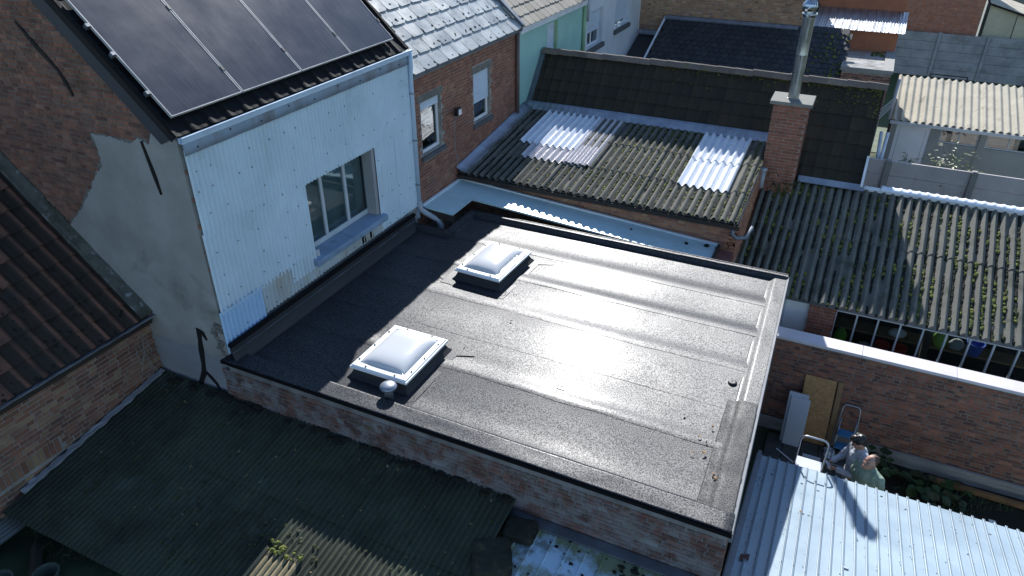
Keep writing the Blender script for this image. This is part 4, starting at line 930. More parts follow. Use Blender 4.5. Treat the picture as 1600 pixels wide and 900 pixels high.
# ---------------------------------------------------------------- garden shed with tan roof
gs = thing('garden_shed', 'grey garden shed with white door and tan corrugated roof', 'shed', (3.2,26,0))
slab('wall', (1.15,25.3,0), X, Z, -Y, 5.0, 2.25, .15, [(.14,1.10,0,2.05),(1.38,2.42,1.62,2.1),(2.62,4.4,1.62,2.1)], M_greywall, gs)
m = MB(); m.box(1.2,6.1,26.0,28.2,0,2.2); m.build('interior', M_dark, gs)
m = MB((1.15,25.3,0),X,Z,-Y); m.box(.14,1.10,0,2.05,-.08,-.03); d_ = m.build('door', M_doorwhite, gs)
m = MB((1.15,25.3,0),X,Z,-Y); m.box(.90,1.02,1.0,1.03,-.03,.03); m.build('handle', M_alu, d_)
m = MB((1.15,25.3,0),X,Z,-Y); m.box(.24,.25,.1,1.95,-.032,-.026); m.box(.97,.98,.1,1.95,-.032,-.026); m.build('door_groove', M_zinc, d_)
window(gs, (1.15+1.38,25.3,1.62), X, Z, -Y, 1.04, .48, (.5,), depth=.05, fw=.04, fm=M_winframe)
window(gs, (1.15+2.62,25.3,1.62), X, Z, -Y, 1.78, .48, (.34,.68), depth=.05, fw=.04, fm=M_winframe, back=M_conc_pink)
m = MB((1.15,25.3,0),X,Z,-Y); m.box(2.44,2.58,0,2.2,.002,.03); m.build('pilaster', M_greywall, gs)
gsl = .225; gc = 1/math.sqrt(1+gsl*gsl); GV = V3((0,gc,gsl*gc)); GN = V3((0,-gsl*gc,gc)); GO = V3((1.08,24.95,2.25)); PG = .205
for i in range(0,24,4): corr('roof_sheet', GO+X*(i*PG)+GN*(.008*((i//4)%2)), X, GV, GN, 4.3*PG, 3.05, PG, .04, M_asb_tan, gs, .008, 8, 1, lift=.01)
gutter('gutter', (1.05,25.0,2.22), (6.0,25.0,2.22), -Y, M_winframe, gs, r=.05, h=.08)
m = MB(); m.box(1.04,1.12,25.1,25.25,0,2.2); m.build('post', M_darkbrown, gs)
# white pipes and cables in the gap
for i,(p,q) in enumerate((((.83,23.2,2.35),(.93,22.0,1.2)),((1.0,23.2,2.35),(.95,22.0,1.2)))):
    m = MB(); m.tube([p,((p[0]+q[0])/2,(p[1]+q[1])/2,(p[2]+q[2])/2),q],.05,8); tag(m.build('drain_pipe', M_whitepaint, smooth=True), ['white drain pipe left of a pair leaning in the gap beside the dark tile roof','white drain pipe right of a pair leaning in the gap beside the garden shed'][i], 'pipe', 'leaning white pipes')
m = MB(); m.tube([(.98,24.6,3.55),(.98,24.6,2.35)],.05,8); tag(m.build('downpipe', M_greypvc, smooth=True), 'grey downpipe standing at the left corner of the garden shed roof', 'pipe')
for i in range(4):
    m = MB(); m.tube([(.3,20.5,3.25+i*.10),(.65,22.4,2.95+i*.09),(.98,24.5,2.78+i*.08)],.012,5); tag(m.build('overhead_cable', M_cable), 'thin pale cable strung from the tile roof to the downpipe, %s of four' % ('lowest','second lowest','second highest','highest')[i], 'cable', 'cables by the garden shed')
# ---------------------------------------------------------------- slate roofed building and brick wall behind
sb_ = thing('slate_house', 'outbuilding with a dark slate roof in front of the ochre brick wall', 'outbuilding', (-3.5,23,0))
lsl = .62; lc = 1/math.sqrt(1+lsl*lsl); LV = V3((0,lc,lsl*lc)); LN = V3((0,-lsl*lc,lc)); LO = V3((-6.55,20.3,2.05))
m = MB(); m.box(-6.4,-.7,20.6,24.6,0,2.1); m.build('wall', M_whitewall, sb_)
m = MB(LO,X,LV,LN); m.prism([(0,0),(5.88,0),(5.92,5.12),(.35,5.12)],-.1,-.01); m.build('roof', M_dark, sb_)
lp_ = [flat_proto(.205,.30,.010,.02,.05,.006) for _ in range(4)]
tile_roof(sb_, LO, X, LV, LN, 5.9, 5.05, .207, .20, lp_, M_slate_dark, stag=.5, name='slate', ok=lambda u,v: u > v*.07)
m = MB(LO,X,LV,LN)
for i in range(260):
    u = 5.9-random.random()**1.5*1.0; v = random.random()*5
    m.blob((u,v,.03), random.uniform(.015,.045), sz=.5)
for i in range(90): m.blob((random.uniform(1,5),4.0+random.random()*1.0,.02), random.uniform(.008,.02), sz=.3)
m.build('moss', M_moss, sb_, kind='stuff')
m = MB(LO,X,LV,LN); m.box(.33,4.45,4.98,5.12,.02,.07); m.build('flashing', M_zinc, sb_)
m = MB(LO,X,LV,LN); m.quadbox([(-.04,.6,-.12),(.02,.6,-.12),(.36,5.1,-.12),(.30,5.1,-.12)],[(-.04,.6,.03),(.02,.6,.03),(.36,5.1,.03),(.30,5.1,.03)]); m.build('verge_board', M_whitepaint, sb_)
m = MB((-7.1,22.6,3.3),X,V3((0,.93,.36)).normalized(),V3((0,-.36,.93)).normalized()); m.box(0,.95,0,2.35,-.08,0)
lt = thing('lean_to','small dark felt lean to roof between the white house and the slate roof','outbuilding',(-6.6,23.5,0)); m.build('roof', M_slate_dark, lt)
m = MB((-7.1,22.58,3.22),X,Y,Z); m.box(0,1.0,-.06,.0,-.02,.12); m.build('fascia', M_whitepaint, lt)
m = MB((-7.1,24.62,4.16),X,Y,Z); m.box(0,.95,0,.06,0,.12); m.build('flashing', M_zinc, lt)
m = MB(); m.box(-7.0,-6.25,22.7,24.7,0,3.2); m.build('wall', M_whitewall, lt)
ow = thing('ochre_house', 'tall ochre brick wall of the house behind the slate roof', 'house', (-4.5,25,0))
m = MB(); m.box(-7.12,-2.02,24.72,28,0,7.5); w_ = m.build('wall', M_mortar, ow)
brickwork(w_, (-7.1,24.72,4.3), X, Z, -Y, 5.08, 3.15, M_brick_far, L=.21, bh=.06, j=.014, d=.008, maxn=300)
# ---------------------------------------------------------------- small buildings top right
fr = thing('flat_roof_outhouse', 'small brick outhouse with pale flat roof behind the tile ridge', 'outbuilding', (0,24,0))
m = MB(); m.box(-.60,.68,23.0,25.5,0,4.03); w_ = m.build('wall', M_mortar, fr)
brickwork(w_, (-.60,23.0,2.7), X, Z, -Y, 1.28, 1.28, M_brick_garden, L=.2, bh=.058, maxn=140)
m = MB((-.64,22.94,4.04)); m.box(0,1.36,0,.05,0,.10); m.box(0,.05,.05,2.58,0,.10); m.box(1.10,1.36,.05,2.58,0,.10); m.build('roof_edge', M_conc, fr)
m = MB((-.59,22.99,4.02)); m.box(0,1.05,0,2.53,0,.06); m.build('roof', mat('pale wet roof sheet', (.42,.42,.40), .25, .2, 2.5, .05, dirt_or_sheen=(((.12,.12,.05),.6,.7,3,.8),)), fr)
m = MB((-.59,22.99,4.08))
for i in range(40): m.blob((1.02-random.random()*.35,2.45-random.random()*.6,.01), random.uniform(.02,.045), sz=.4)
m.build('moss', M_moss, fr, kind='stuff')
oh = thing('orange_house', 'orange brick outbuilding with a ribbed metal sheet roof', 'outbuilding', (-.3,27,0))
m = MB(); m.box(-1.85,.66,25.55,27.0,0,4.66); m.build('wall', M_brick_orange, oh)
m = MB(); m.box(-1.9,.72,27.05,27.4,0,5.55); m.build('wall', M_brick_orange, oh)
OV, ON = V3((0,1,.19)).normalized(), V3((0,-.19,1)).normalized()
for i in range(12):
    m = MB(V3((-1.86+i*.225,25.28,4.70)),X,OV,ON); m.grid(lambda a,b: (a*.223, b*1.78, .012*max(0,math.sin(a*math.pi*6))+(.03 if a > .93 else 0)), 30, 1, .004); m.build('roof_sheet', M_alu, oh)
ob = thing('orange_house', 'long orange brick wall behind the far concrete fence', 'house', (2.5,43,0))
m = MB(); m.box(-4.5,4.35,41.6,46,0,7); w_ = m.build('wall', M_mortar, ob)
brickwork(w_, (-4.5,41.6,1.8), X, Z, -Y, 8.85, 5.1, M_brick_orange, L=.22, bh=.065, j=.014, d=.006, maxn=0)
ws = thing('greenhouse_shed', 'cream panelled shed with a tan ribbed roof at the far right', 'shed', (6,43,0))
for i in range(4):
    m = MB((4.6+i*1.2,41.8,1.6),X,Z,-Y); m.prism([(0,0),(1.16,0),(1.16,1.75-(i+1)*.33),(0,1.75-i*.33)],-.04,0); m.build('panel', mat('cream sheet', (.50,.48,.34), .7, .12, 2, .2), ws)
m = MB((4.55,41.7,1.6+1.78),V3((1,0,-.275)).normalized(),Y,V3((.275,0,1)).normalized()); m.box(0,5.2,-.1,3.5,-.06,-.0); m.build('roof_deck', M_dark, ws)
for i in range(10):
    m = MB((4.55,41.62+i*.36,3.40),V3((1,0,-.275)).normalized(),Y,V3((.275,0,1)).normalized()); m.chbox(0,5.2,0,.34,0,.03,.01); m.build('roof_board', M_asb_tan, ws)
pb = thing('pale_roof_house', 'low building with a white corrugated roof edge at the top right corner', 'building', (8,47,0))
m = MB(); m.box(4.9,14,46,52,0,3.2); m.build('wall', M_greywall, pb)
m = MB((4.8,45.6,3.2),X,V3((0,.96,.28)).normalized(),V3((0,-.28,.96)).normalized()); m.box(0,10,0,6,0,.12); m.build('roof', M_poly, pb)
# garden gate frame before the far fence
gt = thing('goal_frame','thin dark metal frame standing before the far concrete fence','frame',(3.0,36,0))
m = MB(); m.tube([(2.55,36,0),(2.55,36,1.25),(3.95,36,1.25),(3.95,36,0)],.03,6); m.build('tube_frame', M_darkbrown, gt)
m = MB(); m.tube([(2.45,35.2,0),(2.55,36,1.2)],.025,6); m.build('stay', M_darkbrown, gt)
m = MB(); m.tube([(4.05,35.2,0),(3.95,36,1.2)],.025,6); m.build('stay', M_darkbrown, gt)
g = MB(); g.grid(lambda a,b: (-3+a*16, 28.5+b*12.4, .0+.02*mnoise.noise(V3((a*20,b*20,1)))), 20, 20); tag(g.build('lawn', M_grass), kind='structure')
# ---------------------------------------------------------------- left house with clay pantiles
M_tile_left2 = mat('clay pantile with mossy pan', [(.15,.068,.045),(.11,.052,.036),(.18,.085,.055),(.08,.042,.03)], .9, .3, 4, .5, 70, dirt_or_sheen=(((.03,.03,.022),.52,.68,2.2,.8),((.24,.25,.24),.66,.74,6,.5)))
_n = M_tile_left2.node_tree; _tc = _n.nodes.new('ShaderNodeTexCoord'); _sx = _n.nodes.new('ShaderNodeSeparateXYZ'); _ab = _n.nodes.new('ShaderNodeMath'); _ab.operation = 'ABSOLUTE'
_mr = _n.nodes.new('ShaderNodeMapRange'); _mr.inputs[1].default_value = .095; _mr.inputs[2].default_value = .075; _mr.inputs[3].default_value = 0; _mr.inputs[4].default_value = .88
_mx = _n.nodes.new('ShaderNodeMix'); _mx.data_type = 'RGBA'; _mx.inputs[7].default_value = (.02,.019,.014,1); _b = _n.nodes['Principled BSDF']; _src = _b.inputs['Base Color'].links[0].from_socket
_n.links.new(_tc.outputs['Object'],_sx.inputs[0]); _n.links.new(_sx.outputs[0],_ab.inputs[0]); _n.links.new(_ab.outputs[0],_mr.inputs[0]); _n.links.new(_mr.outputs[0],_mx.inputs[0]); _n.links.new(_src,_mx.inputs[6]); _n.links.new(_mx.outputs[2],_b.inputs['Base Color'])
lh = thing('pantile_house', 'low house with old clay pantile roof against the rendered gable, far left', 'house', (-10,3.5,0))
m = MB((-8.62,-1.0,0),Y,Z,X); m.box(0,6.78,0,3.52,-.25,0); w_ = m.build('wall', M_mortar, lh)
def okl(u,v):
    y, z = u-1.0, v+2.4
    return not (y < 4.05 and z < 2.93-abs(y-3.3)*.02 and z > 2.4)
brickwork(w_, (-8.62,1.2,.94), Y, Z, X, 4.57, 2.52, M_brick_left, L=.20, bh=.053, j=.012, bond='flemish', ok=lambda u,v: not (u+1.2 < 4.05 and 2.40 < v+.94 < 2.64), jit=.002, angj=.004)
pr_ = {0: brick_proto(.065,.20,.012,.003)}
pieces(w_, 'arch_brick', pr_, [(0, V3((-8.62,1.3+i*.077,2.52)), Y, Z, X) for i in range(36)], M_brick_left)
lsl2 = .895; lc2 = 1/math.sqrt(1+lsl2**2); QV = V3((-lc2,0,lsl2*lc2)); QN = V3((lsl2*lc2,0,lc2)); QO = V3((-8.52,-1.0,3.60))
m = MB(QO,Y,QV,QN); m.box(0,6.76,0,4.6,-.1,-.015); m.build('roof', M_dark, lh)
tile_roof(lh, QO+Y*6.76, -Y, QV, QN*1.0, 5.2, 3.4, .23, .32, [pan_proto(.245,.36,.034,10,.025,.014)], M_tile_left, ang=.012, jit=.008) if False else None
tile_roof(lh, QO+Y*1.66, Y, QV, QN, 5.08, 3.5, .231, .32, [pan_proto(.24,.36,.034,10,.025,.014)], M_tile_left2, ang=.010, jit=.008)
m = MB(QO+Y*6.60,Y,QV,QN); m.grid(lambda a,b: (a*.20, b*4.4, .03+.05*a*a+.02*mnoise.noise(V3((a*4,b*22,1)))), 6, 60, .02); m.build('verge_mortar', mat('lichen mortar', (.10,.10,.085), .95, .35, 6, .8, 40, dirt_or_sheen=(((.32,.33,.34),.56,.66,7,.7),((.03,.035,.02),.5,.6,2,.6))), lh, smooth=True)
m = MB((-8.5,-1.0,3.50),Y,X,Z); m.box(0,6.74,-.12,.0,-.03,.05); m.build('eave_board', M_darkbrown, lh)
m = MB((-8.5,-1.0,3.54),Y,X,Z); m.grid(lambda a,b: (a*6.76, b*.09, .05+.03*b+.01*mnoise.noise(V3((a*40,b,3)))), 60, 2, .02); m.build('gutter', M_zinc, lh)
m = MB(QO,Y,QV,QN)
for i in range(500):
    u = random.uniform(1.8,6.6); m.blob((u, random.random()**2*1.4 if random.random() < .5 else random.random()*3.4, .02), random.uniform(.008,.022), sz=.5)
m.build('moss', M_moss_dark, lh, kind='stuff')
m = MB((-8.60,5.2,2.5),Y,Z,X)
for s_ in range(10):
    p = [(random.uniform(.2,.5),random.uniform(.3,1.0),.02)]
    for k in range(7): p.append((p[-1][0]+random.uniform(-.07,.07), p[-1][1]-random.uniform(.03,.14), .02+random.uniform(0,.015)))
    m.tube(p,.0035,4)
m.build('dead_creeper', M_conc, lh, kind='stuff')
# ---------------------------------------------------------------- dark corrugated lean-to roof in the foreground
dr = thing('dark_lean_to', 'long low lean to under a dark green corrugated roof in the shaded foreground', 'outbuilding', (-5.6,4.6,0))
dsl = .15; dc = 1/math.sqrt(1+dsl**2); DV = V3((0,dc,dsl*dc)); DN = V3((0,-dsl*dc,dc)); DO = V3((-8.55,3.36,2.235)); PD = .076
for r,(a,b) in enumerate(((-.30,1.3),(1.22,2.40))):
    for i in range(7):
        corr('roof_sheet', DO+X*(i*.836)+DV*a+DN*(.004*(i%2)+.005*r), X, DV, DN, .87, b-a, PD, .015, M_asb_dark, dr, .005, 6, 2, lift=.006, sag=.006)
m = MB(); m.box(-8.5,-2.75,3.6,5.66,0,2.2); m.build('wall', M_darkbrown, dr)
m = MB(DO,X,DV,DN)
for i in range(1100):
    u, v = random.uniform(0,5.8), random.random()*2.35
    if mnoise.noise(V3((u*.8,v*1.2,3))) < .02 and random.random() < .75: continue
    r = random.uniform(.006,.02); m.blob((u,v,.012+r*.2), r, 1.2,1.2,.5)
m.build('moss', mat('pale moss cushion', [(.03,.04,.012),(.05,.055,.018),(.02,.025,.008),(.06,.06,.04)], .95, .3, 14, .7, 80), dr, kind='stuff')
m = MB(DO,X,DV,DN)
for i in range(60): m.blob((5.8*random.random(),2.30+random.uniform(-.04,.06),.02), random.uniform(.03,.06), 1.6,1,.5)
m.build('debris_line', M_moss_dark, dr, kind='stuff')
m = MB(DO,X,DV,DN)
for i in range(46):
    u, v, a = random.uniform(.3,5.7), random.uniform(.3,2.3), random.uniform(0,3); s_ = random.uniform(.008,.022)
    m.quadbox([(u+s_*math.cos(a+q*1.57)*(1.6 if q%2 else 1), v+s_*math.sin(a+q*1.57)*(1.6 if q%2 else 1), .016) for q in range(4)],[(u+s_*math.cos(a+q*1.57)*(1.6 if q%2 else 1), v+s_*math.sin(a+q*1.57)*(1.6 if q%2 else 1), .022) for q in range(4)])
m.build('leaf_litter', mat('leaf litter', [(.30,.30,.28),(.22,.15,.06),(.10,.09,.05),(.16,.10,.04)], .8, .2), dr, kind='stuff')
# lichen edge along the pantile house
m = MB((-8.60,3.36,2.265),V3((0,1,.15)),X,Z); m.grid(lambda a,b: (a*2.35, b*.10+.03*mnoise.noise(V3((a*16,0,2))), .02+.02*mnoise.noise(V3((a*20,b*2,4)))), 50, 3, .02); m.build('mortar_fillet', M_render_lt, dr)
m = MB((-8.60,3.36,2.25),V3((0,1,.15)),X,Z); m.grid(lambda a,b: (a*2.37, b*.05, .04*(1-b)), 30, 2, .02); m.build('felt_fillet', M_moss_dark, dr)
# tan lichen sheet with the sunlit patch put into its colour, moss along its edge
m = None
for i in range(1): corr('roof_sheet', DO+X*3.46+DN*.02, X, DV, DN, .52, .66, PD, .012, mat('sunlit tan roof patch', (.26,.21,.12), .9, .3, 4, .5), dr, .006, 8, 1, lift=.0)  # sunlight on the dark roof painted as a tan sheet
m = MB(DO,X,DV,DN)
for i in range(26): m.blob((3.46+random.random()*.54,.66+random.uniform(-.06,.08),.05), random.uniform(.016,.032), sz=.8)
m.build('moss_cushion', M_moss, dr, kind='stuff')
# yard below the eave: ground, beam, pails, clear roof sheets
for i in range(3):
    corr('clear_sheet', V3((-9.5,2.55,2.1))+V3((i*.42,-.1,-.02*i)), X, Y, Z, .44, 1.05, .07, .008, mat('dull clear sheet', (.14,.16,.15), .45, .2, 3, .1), None, .003, 6, 1)
    o = [q for q in bpy.data.objects if q.name.startswith('clear_sheet')][-1]
for i,o in enumerate([q for q in bpy.data.objects if q.name.startswith('clear_sheet')]):
    tag(o, ['dull clear corrugated sheet at the left picture edge, leftmost of three','dull clear corrugated sheet at the left picture edge, middle of three','dull clear corrugated sheet beside the dark lean to eave, rightmost of three'][i], 'roof sheet', 'clear roof sheets')
m = MB(); m.tube([(-7.9,3.0,1.98),(-6.9,2.2,1.95)],.07,4); tag(m.build('timber_beam', M_darkbrown), 'dark timber beam lying in the green shaded yard at lower left', 'beam')
for i,(x,y,l) in enumerate(((-7.75,2.45,'grey tub at the left edge of the shaded yard'),(-7.35,2.75,'grey tub nearer the beam in the shaded yard'))):
    m = MB((x,y,1.84)); m.lathe([(.10,0),(.14,.22),(.15,.22),(.15,.24),(.13,.24),(.09,.03),(.001,.03)],16); tag(m.build('tub', mat('mossy tub', (.05,.07,.06), .7, .2)), l, 'tub', 'tubs in the yard')
g = MB(); g.grid(lambda a,b: (-8.58+a*7.8, -1.5+b*4.95, 1.86+.10*mnoise.noise(V3((a*9,b*6,1)))+.03*mnoise.noise(V3((a*40,b*26,2)))), 70, 50, .3); tag(g.build('yard_ground', mat('veil green yard', (.022,.045,.022), .95, .35, 2.5, .7, 30, dirt_or_sheen=(((.03,.05,.02),.5,.65,1.2,.8),)), smooth=True), kind='structure')  # ground coloured green to stand for the lens veil over the dark yard
m = MB((-8.0,3.02,2.18))
for s_ in range(50):
    p = [(random.random()*4.5, random.uniform(-.02,.12), random.uniform(-.02,.04))]
    for k in range(4): p.append((p[-1][0]+random.uniform(-.08,.08), p[-1][1]-random.uniform(.0,.06), p[-1][2]+random.uniform(-.06,.02)))
    m.tube(p,.0022,4)
tag(m.build('dry_stems', mat('dry stems', (.035,.035,.016), .9, .3)), 'tangle of thin dry stems along the dark lean to eave', 'plant', kind='stuff')
# ---------------------------------------------------------------- algae stained panel roof, bottom centre
mr = thing('panel_roof', 'white panel roof stained green with algae below the lime washed wall', 'roof', (-1.5,5,0))
msl = .05; MV = V3((0,1,.05)).normalized(); MN = V3((0,-.05,1)).normalized(); MO = V3((-2.70,3.6,2.27))
for i in range(12):
    m = MB(MO+X*(i*.205),X,MV,MN); m.grid(lambda a,b: (a*.203, b*1.98, (.022 if a < .06 else 0)), 12, 1, .004); m.build('panel', M_mossroof, mr)
m = MB(MO,X,MV,MN); m.box(-.02,2.46,1.97,2.10,.01,.05); m.build('wall_flashing', M_zinc_dark, mr)
m = MB(); m.box(-2.62,-.25,3.7,5.6,0,2.2); m.build('wall', M_darkbrown, mr)
m = MB(MO,X,MV,MN)
for i in range(130):
    u = random.random(); v = random.random(); m.blob((.1+u*2.3, .4+v*1.6, .02), random.uniform(.006,.028)*(1 if random.random() < .4 else .5), 1.3, 1, .5, .4)
for i in range(160): m.blob((1.45+random.random()*.95, 1.3+random.random()*.75, .02), random.uniform(.008,.03), 1.4, 1, .5, .4)
m.build('moss', M_moss_dark, mr, kind='stuff')
def stone(x,y,z,sx,sy,sz,rot,label):
    m = MB((x,y,z),V3((math.cos(rot),math.sin(rot),0)),V3((-math.sin(rot),math.cos(rot),0)),Z)
    bmx = []
    def fn(face): pass
    n = 14
    for ax,sg in ((0,1),(0,-1),(1,1),(1,-1),(2,1),(2,-1)):
        def f(a,b,ax=ax,sg=sg):
            p = [0,0,0]; o_ = [q for q in (0,1,2) if q != ax]; p[ax] = sg; p[o_[0]] = a*2-1; p[o_[1]] = b*2-1
            v = V3(p); r = v.length; v = v*(1/ max(1,(abs(v.x)**6+abs(v.y)**6+abs(v.z)**6)**(1/6)))
            k = 1+.10*mnoise.noise(v*2.2+V3((x,y,0)))+.06*mnoise.noise(v*6+V3((y,x,1)))+.03*mnoise.noise(v*14)
            return (v.x*sx*k, v.y*sy*k, v.z*sz*k)
        m.grid(f,n,n)
    o = m.build('stone_slab', M_stone, smooth=True); bm = bmesh.new(); bm.from_mesh(o.data); bmesh.ops.remove_doubles(bm,verts=bm.verts,dist=.002); bmesh.ops.recalc_face_normals(bm,faces=bm.faces); bm.to_mesh(o.data); bm.free()
    tag(o,label,'stone','stones weighing down the panel roof')
stone(-2.48,5.42,2.43,.19,.16,.06,.15,'dark mossy stone slab at the top corner of the panel roof')
stone(-2.60,4.92,2.43,.22,.25,.09,.5,'larger dark mossy stone slab below the other on the panel roof edge')
# ---------------------------------------------------------------- pale blue metal roof, bottom right
mt_ = thing('steel_roof', 'pale blue ribbed steel roof at the lower right', 'roof', (1.8,7,0))
tsl = -.235; t_c = 1/math.sqrt(1+tsl**2); RV2 = V3((0,t_c,tsl*t_c)); RN2 = V3((0,-tsl*t_c,t_c)); RO2 = V3((-.13,5.2,2.413)); PR = .1335
for i in range(6):
    nr = 6
    m = MB(RO2+X*(i*nr*PR)+RN2*(.0015*(i%2)),X,RV2,RN2)
    prof = []
    for k in range(nr):
        u = k*PR
        prof += [(u,0),(u+.098,0),(u+.103,.026),(u+.109,.028),(u+.113,.010),(u+.118,.010),(u+.122,.028),(u+.128,.026),(u+.132,0)]
    prof.append((nr*PR+.004,0))
    nn = len(prof)-1
    m.grid(lambda a,b: (prof[round(a*nn)][0], b*3.90, prof[round(a*nn)][1]+.004*mnoise.noise(V3((prof[round(a*nn)][0]*3+i,b*5,2)))), nn, 8, .002); m.build('roof_sheet', M_metalroof, mt_)
m = MB(RO2,X,RV2,RN2); m.box(-.07,.012,0,3.75,.0,.10); m.box(-.055,-.005,.0,3.8,.10,.125); m.build('wall_flashing', M_zinc_dark, mt_)
m = MB(); m.box(.0,4.6,5.3,8.7,0,1.45); m.build('wall', M_greywall, mt_)
m = MB(RO2,X,RV2,RN2)
for k in range(34):
    for v in (3.83,2.6,1.4):
        if random.random() < .5: m.lathe([(.007,0),(.007,.006),(.003,.009)],6,c=(k*PR+.115,v+random.uniform(-.04,.04),.016))
m.build('screw_field', M_zinc_dark, mt_, kind='stuff')
m = MB(RO2,X,RV2,RN2)
for i in range(90): m.blob((random.random()**2*.5+.02, random.random()*3.5, .006), random.uniform(.003,.009), sz=.5)
m.build('grit', M_tar, mt_, kind='stuff')
m = MB(RO2,X,RV2,RN2)
for i in range(420):
    k = random.randrange(0,33); m.blob((k*PR+random.choice((.088,.137))+random.uniform(-.008,.008), random.random()*3.8, .003), random.uniform(.002,.006), 1, 2.5, .4)
for i in range(30): m.blob((random.random()*4.4, random.random()*3.8, .004), random.uniform(.006,.014), 1.5, 1, .3, .4)
m.build('dirt_specks', M_stone, mt_, kind='stuff')
m = MB(RO2,X,RV2,RN2); m.grid(lambda a,b: (.06+a*.10, 1.18+b*.12+a*.05, .02+.03*a*math.sin(b*3)), 5, 5, .004); tag(m.build('tile_fragment', mat('brown tile fragment', (.10,.045,.035), .8, .2)), 'brown broken tile lying on the steel roof beside its wall flashing', 'tile')
m = MB(RO2,X,RV2,RN2); m.grid(lambda a,b: (.63+a*.03, 2.62+b*.04, .02+.012*math.sin(a*3)), 4, 4, .002); tag(m.build('dry_leaf', M_leaf_dry), 'small brown leaf on the steel roof below the ladder', 'leaf')
m = MB(RO2,X,RV2,RN2); m.chbox(1.18,1.25,1.72,1.75,.0,.02,.004); tag(m.build('metal_clip', M_alu), 'small bright metal clip on the steel roof at the bottom edge', 'clip')
# ---------------------------------------------------------------- ladder at the roof edge
ld = thing('step_ladder', 'aluminium step ladder whose hoop rises above the steel roof edge', 'ladder', (.55,9.2,0))
m = MB(); hx0, hx1, ly, lt = .345, .725, 9.16, 1.98
def hoop(z0, tilt): 
    P = [(hx0-.02,ly+tilt,z0)]
    for k in range(9):
        a = math.pi*k/16; P.append((hx0+.09-.09*math.cos(a), ly, lt-.09+.09*math.sin(a)))
    for k in range(9):
        a = math.pi/2-math.pi*k/16; P.append((hx1-.09+.09*math.cos(a), ly, lt-.09+.09*math.sin(a)))
    P.append((hx1+.02,ly+tilt,z0)); return P
m.tube(hoop(0.05,.0),.014,10); m.build('hoop', M_alu, ld, smooth=True)
m = MB(); m.chbox(hx0+.01,hx1-.01,ly-.05,ly+.19,1.38,1.42,.008); m.build('platform', M_board, ld)
for k,z in enumerate((1.12,.86,.6,.34)):
    m = MB(); m.chbox(hx0,hx1,ly+.02,ly+.12,z,z+.03,.005); m.build('step', M_alu, ld)
for x in (hx0,hx1):
    m = MB(); m.tube([(x,ly+.12,1.38),(x+(.03 if x > .5 else -.03),ly+.75,.05)],.014,8); m.build('leg', M_alu, ld, smooth=True)
# ---------------------------------------------------------------- boards, steps and litter by the garden wall
def lean(name, x0, x1, y0, y1, h, t, mt, label, cat, skew=0, group=None):
    """board standing at y0, leaning to y1 at its top"""
    V_ = V3((skew,y1-y0,h)).normalized(); U_ = X.copy(); N_ = U_.cross(V_).normalized(); l = math.sqrt((y1-y0)**2+h*h+skew*skew)
    m = MB((x0,y0,.06),U_,V_,N_); m.chbox(0,x1-x0,0,l,-t,0,.004); o = m.build(name, mt); tag(o,label,cat,group); return o
lean('chipboard_panel', .30,.82,11.40,11.585,1.32,.015,M_osb,'tall yellow chipboard panel leaning on the garden wall','board',skew=-.06)
lean('timber_batten', .845,.93,11.40,11.58,1.33,.03,M_wood,'narrow timber batten leaning beside the chipboard panel','batten',skew=-.06)
lean('pale_board', .06,.42,11.22,11.40,1.02,.018,M_board,'pale grey board at the back of the leaning pair','board','','leaning pale boards') if False else None
o = lean('pale_board', .07,.40,11.22,11.36,1.04,.018,M_board,'pale grey board at the back of the leaning pair','board',skew=-.02,group='leaning pale boards')
o = lean('pale_board', .12,.44,11.17,11.32,.97,.018,M_board,'pale grey board in front of the leaning pair','board',skew=-.02,group='leaning pale boards')
sp_ = thing('folding_steps','folding steps with blue treads leaning against the garden wall','step ladder',(1.12,11.4,0))
def tilt(y, z): return y
for (y0,z0,y1,z1,r) in ((11.20,.06,11.56,.98,.013),):
    m = MB(); P = [(.90,y0,z0)]
    for k in range(7):
        a = math.pi*k/12; P.append((.96+.07-.07*math.cos(a), y1-.02+.02*math.sin(a), z1-.07+.07*math.sin(a)))
    for k in range(7):
        a = math.pi/2-math.pi*k/12; P.append((1.24-.07+.07*math.cos(a), y1-.02+.02*math.sin(a), z1-.07+.07*math.sin(a)))
    P.append((1.30,y0,z0)); m.tube(P,r,8); m.build('hoop', M_alu, sp_, smooth=True)
for x in (.98,1.24):
    m = MB(); m.tube([(x-.02,11.12,.06),(x,11.48,.74)],.012,6); m.build('leg', M_alu, sp_, smooth=True)
M_tread = mat('blue tread', (.05,.20,.38), .5, .1)
for y,z in ((11.36,.52),(11.27,.30)):
    m = MB(); m.chbox(.97,1.25,y-.13,y+.05,z,z+.03,.006); m.build('tread', M_tread, sp_)
m = MB(); m.tube([(.84,11.02,.07),(.86,10.98,.075),(1.28,10.96,.075),(1.32,11.0,.07)],.010,6); m.build('foot_bar', M_alu, sp_, smooth=True)
def crumple(name, x,y,z,r,mt,label,cat,s=(1,1,.6),seed=0,group=None):
    bm = bmesh.new(); bmesh.ops.create_icosphere(bm,subdivisions=3,radius=1)
    for v in bm.verts:
        k = 1+.45*mnoise.noise(v.co*1.6+V3((seed,0,0)))+.25*mnoise.noise(v.co*4+V3((0,seed,0))); v.co = V3((v.co.x*s[0]*k*r, v.co.y*s[1]*k*r, max(-.4,v.co.z)*s[2]*k*r+.4*s[2]*r))
    me = bpy.data.meshes.new(name); bm.to_mesh(me); bm.free(); me.materials.append(mt); o = link(name, me, None, (x,y,z)); tag(o,label,cat,group); return o
crumple('plastic_bag',.92,11.22,.06,.10,mat('bluish film',(.45,.52,.62),.25,.15,8,.1),'crumpled bluish plastic bag beside the chipboard panel','bag',(1,1,.9),3)
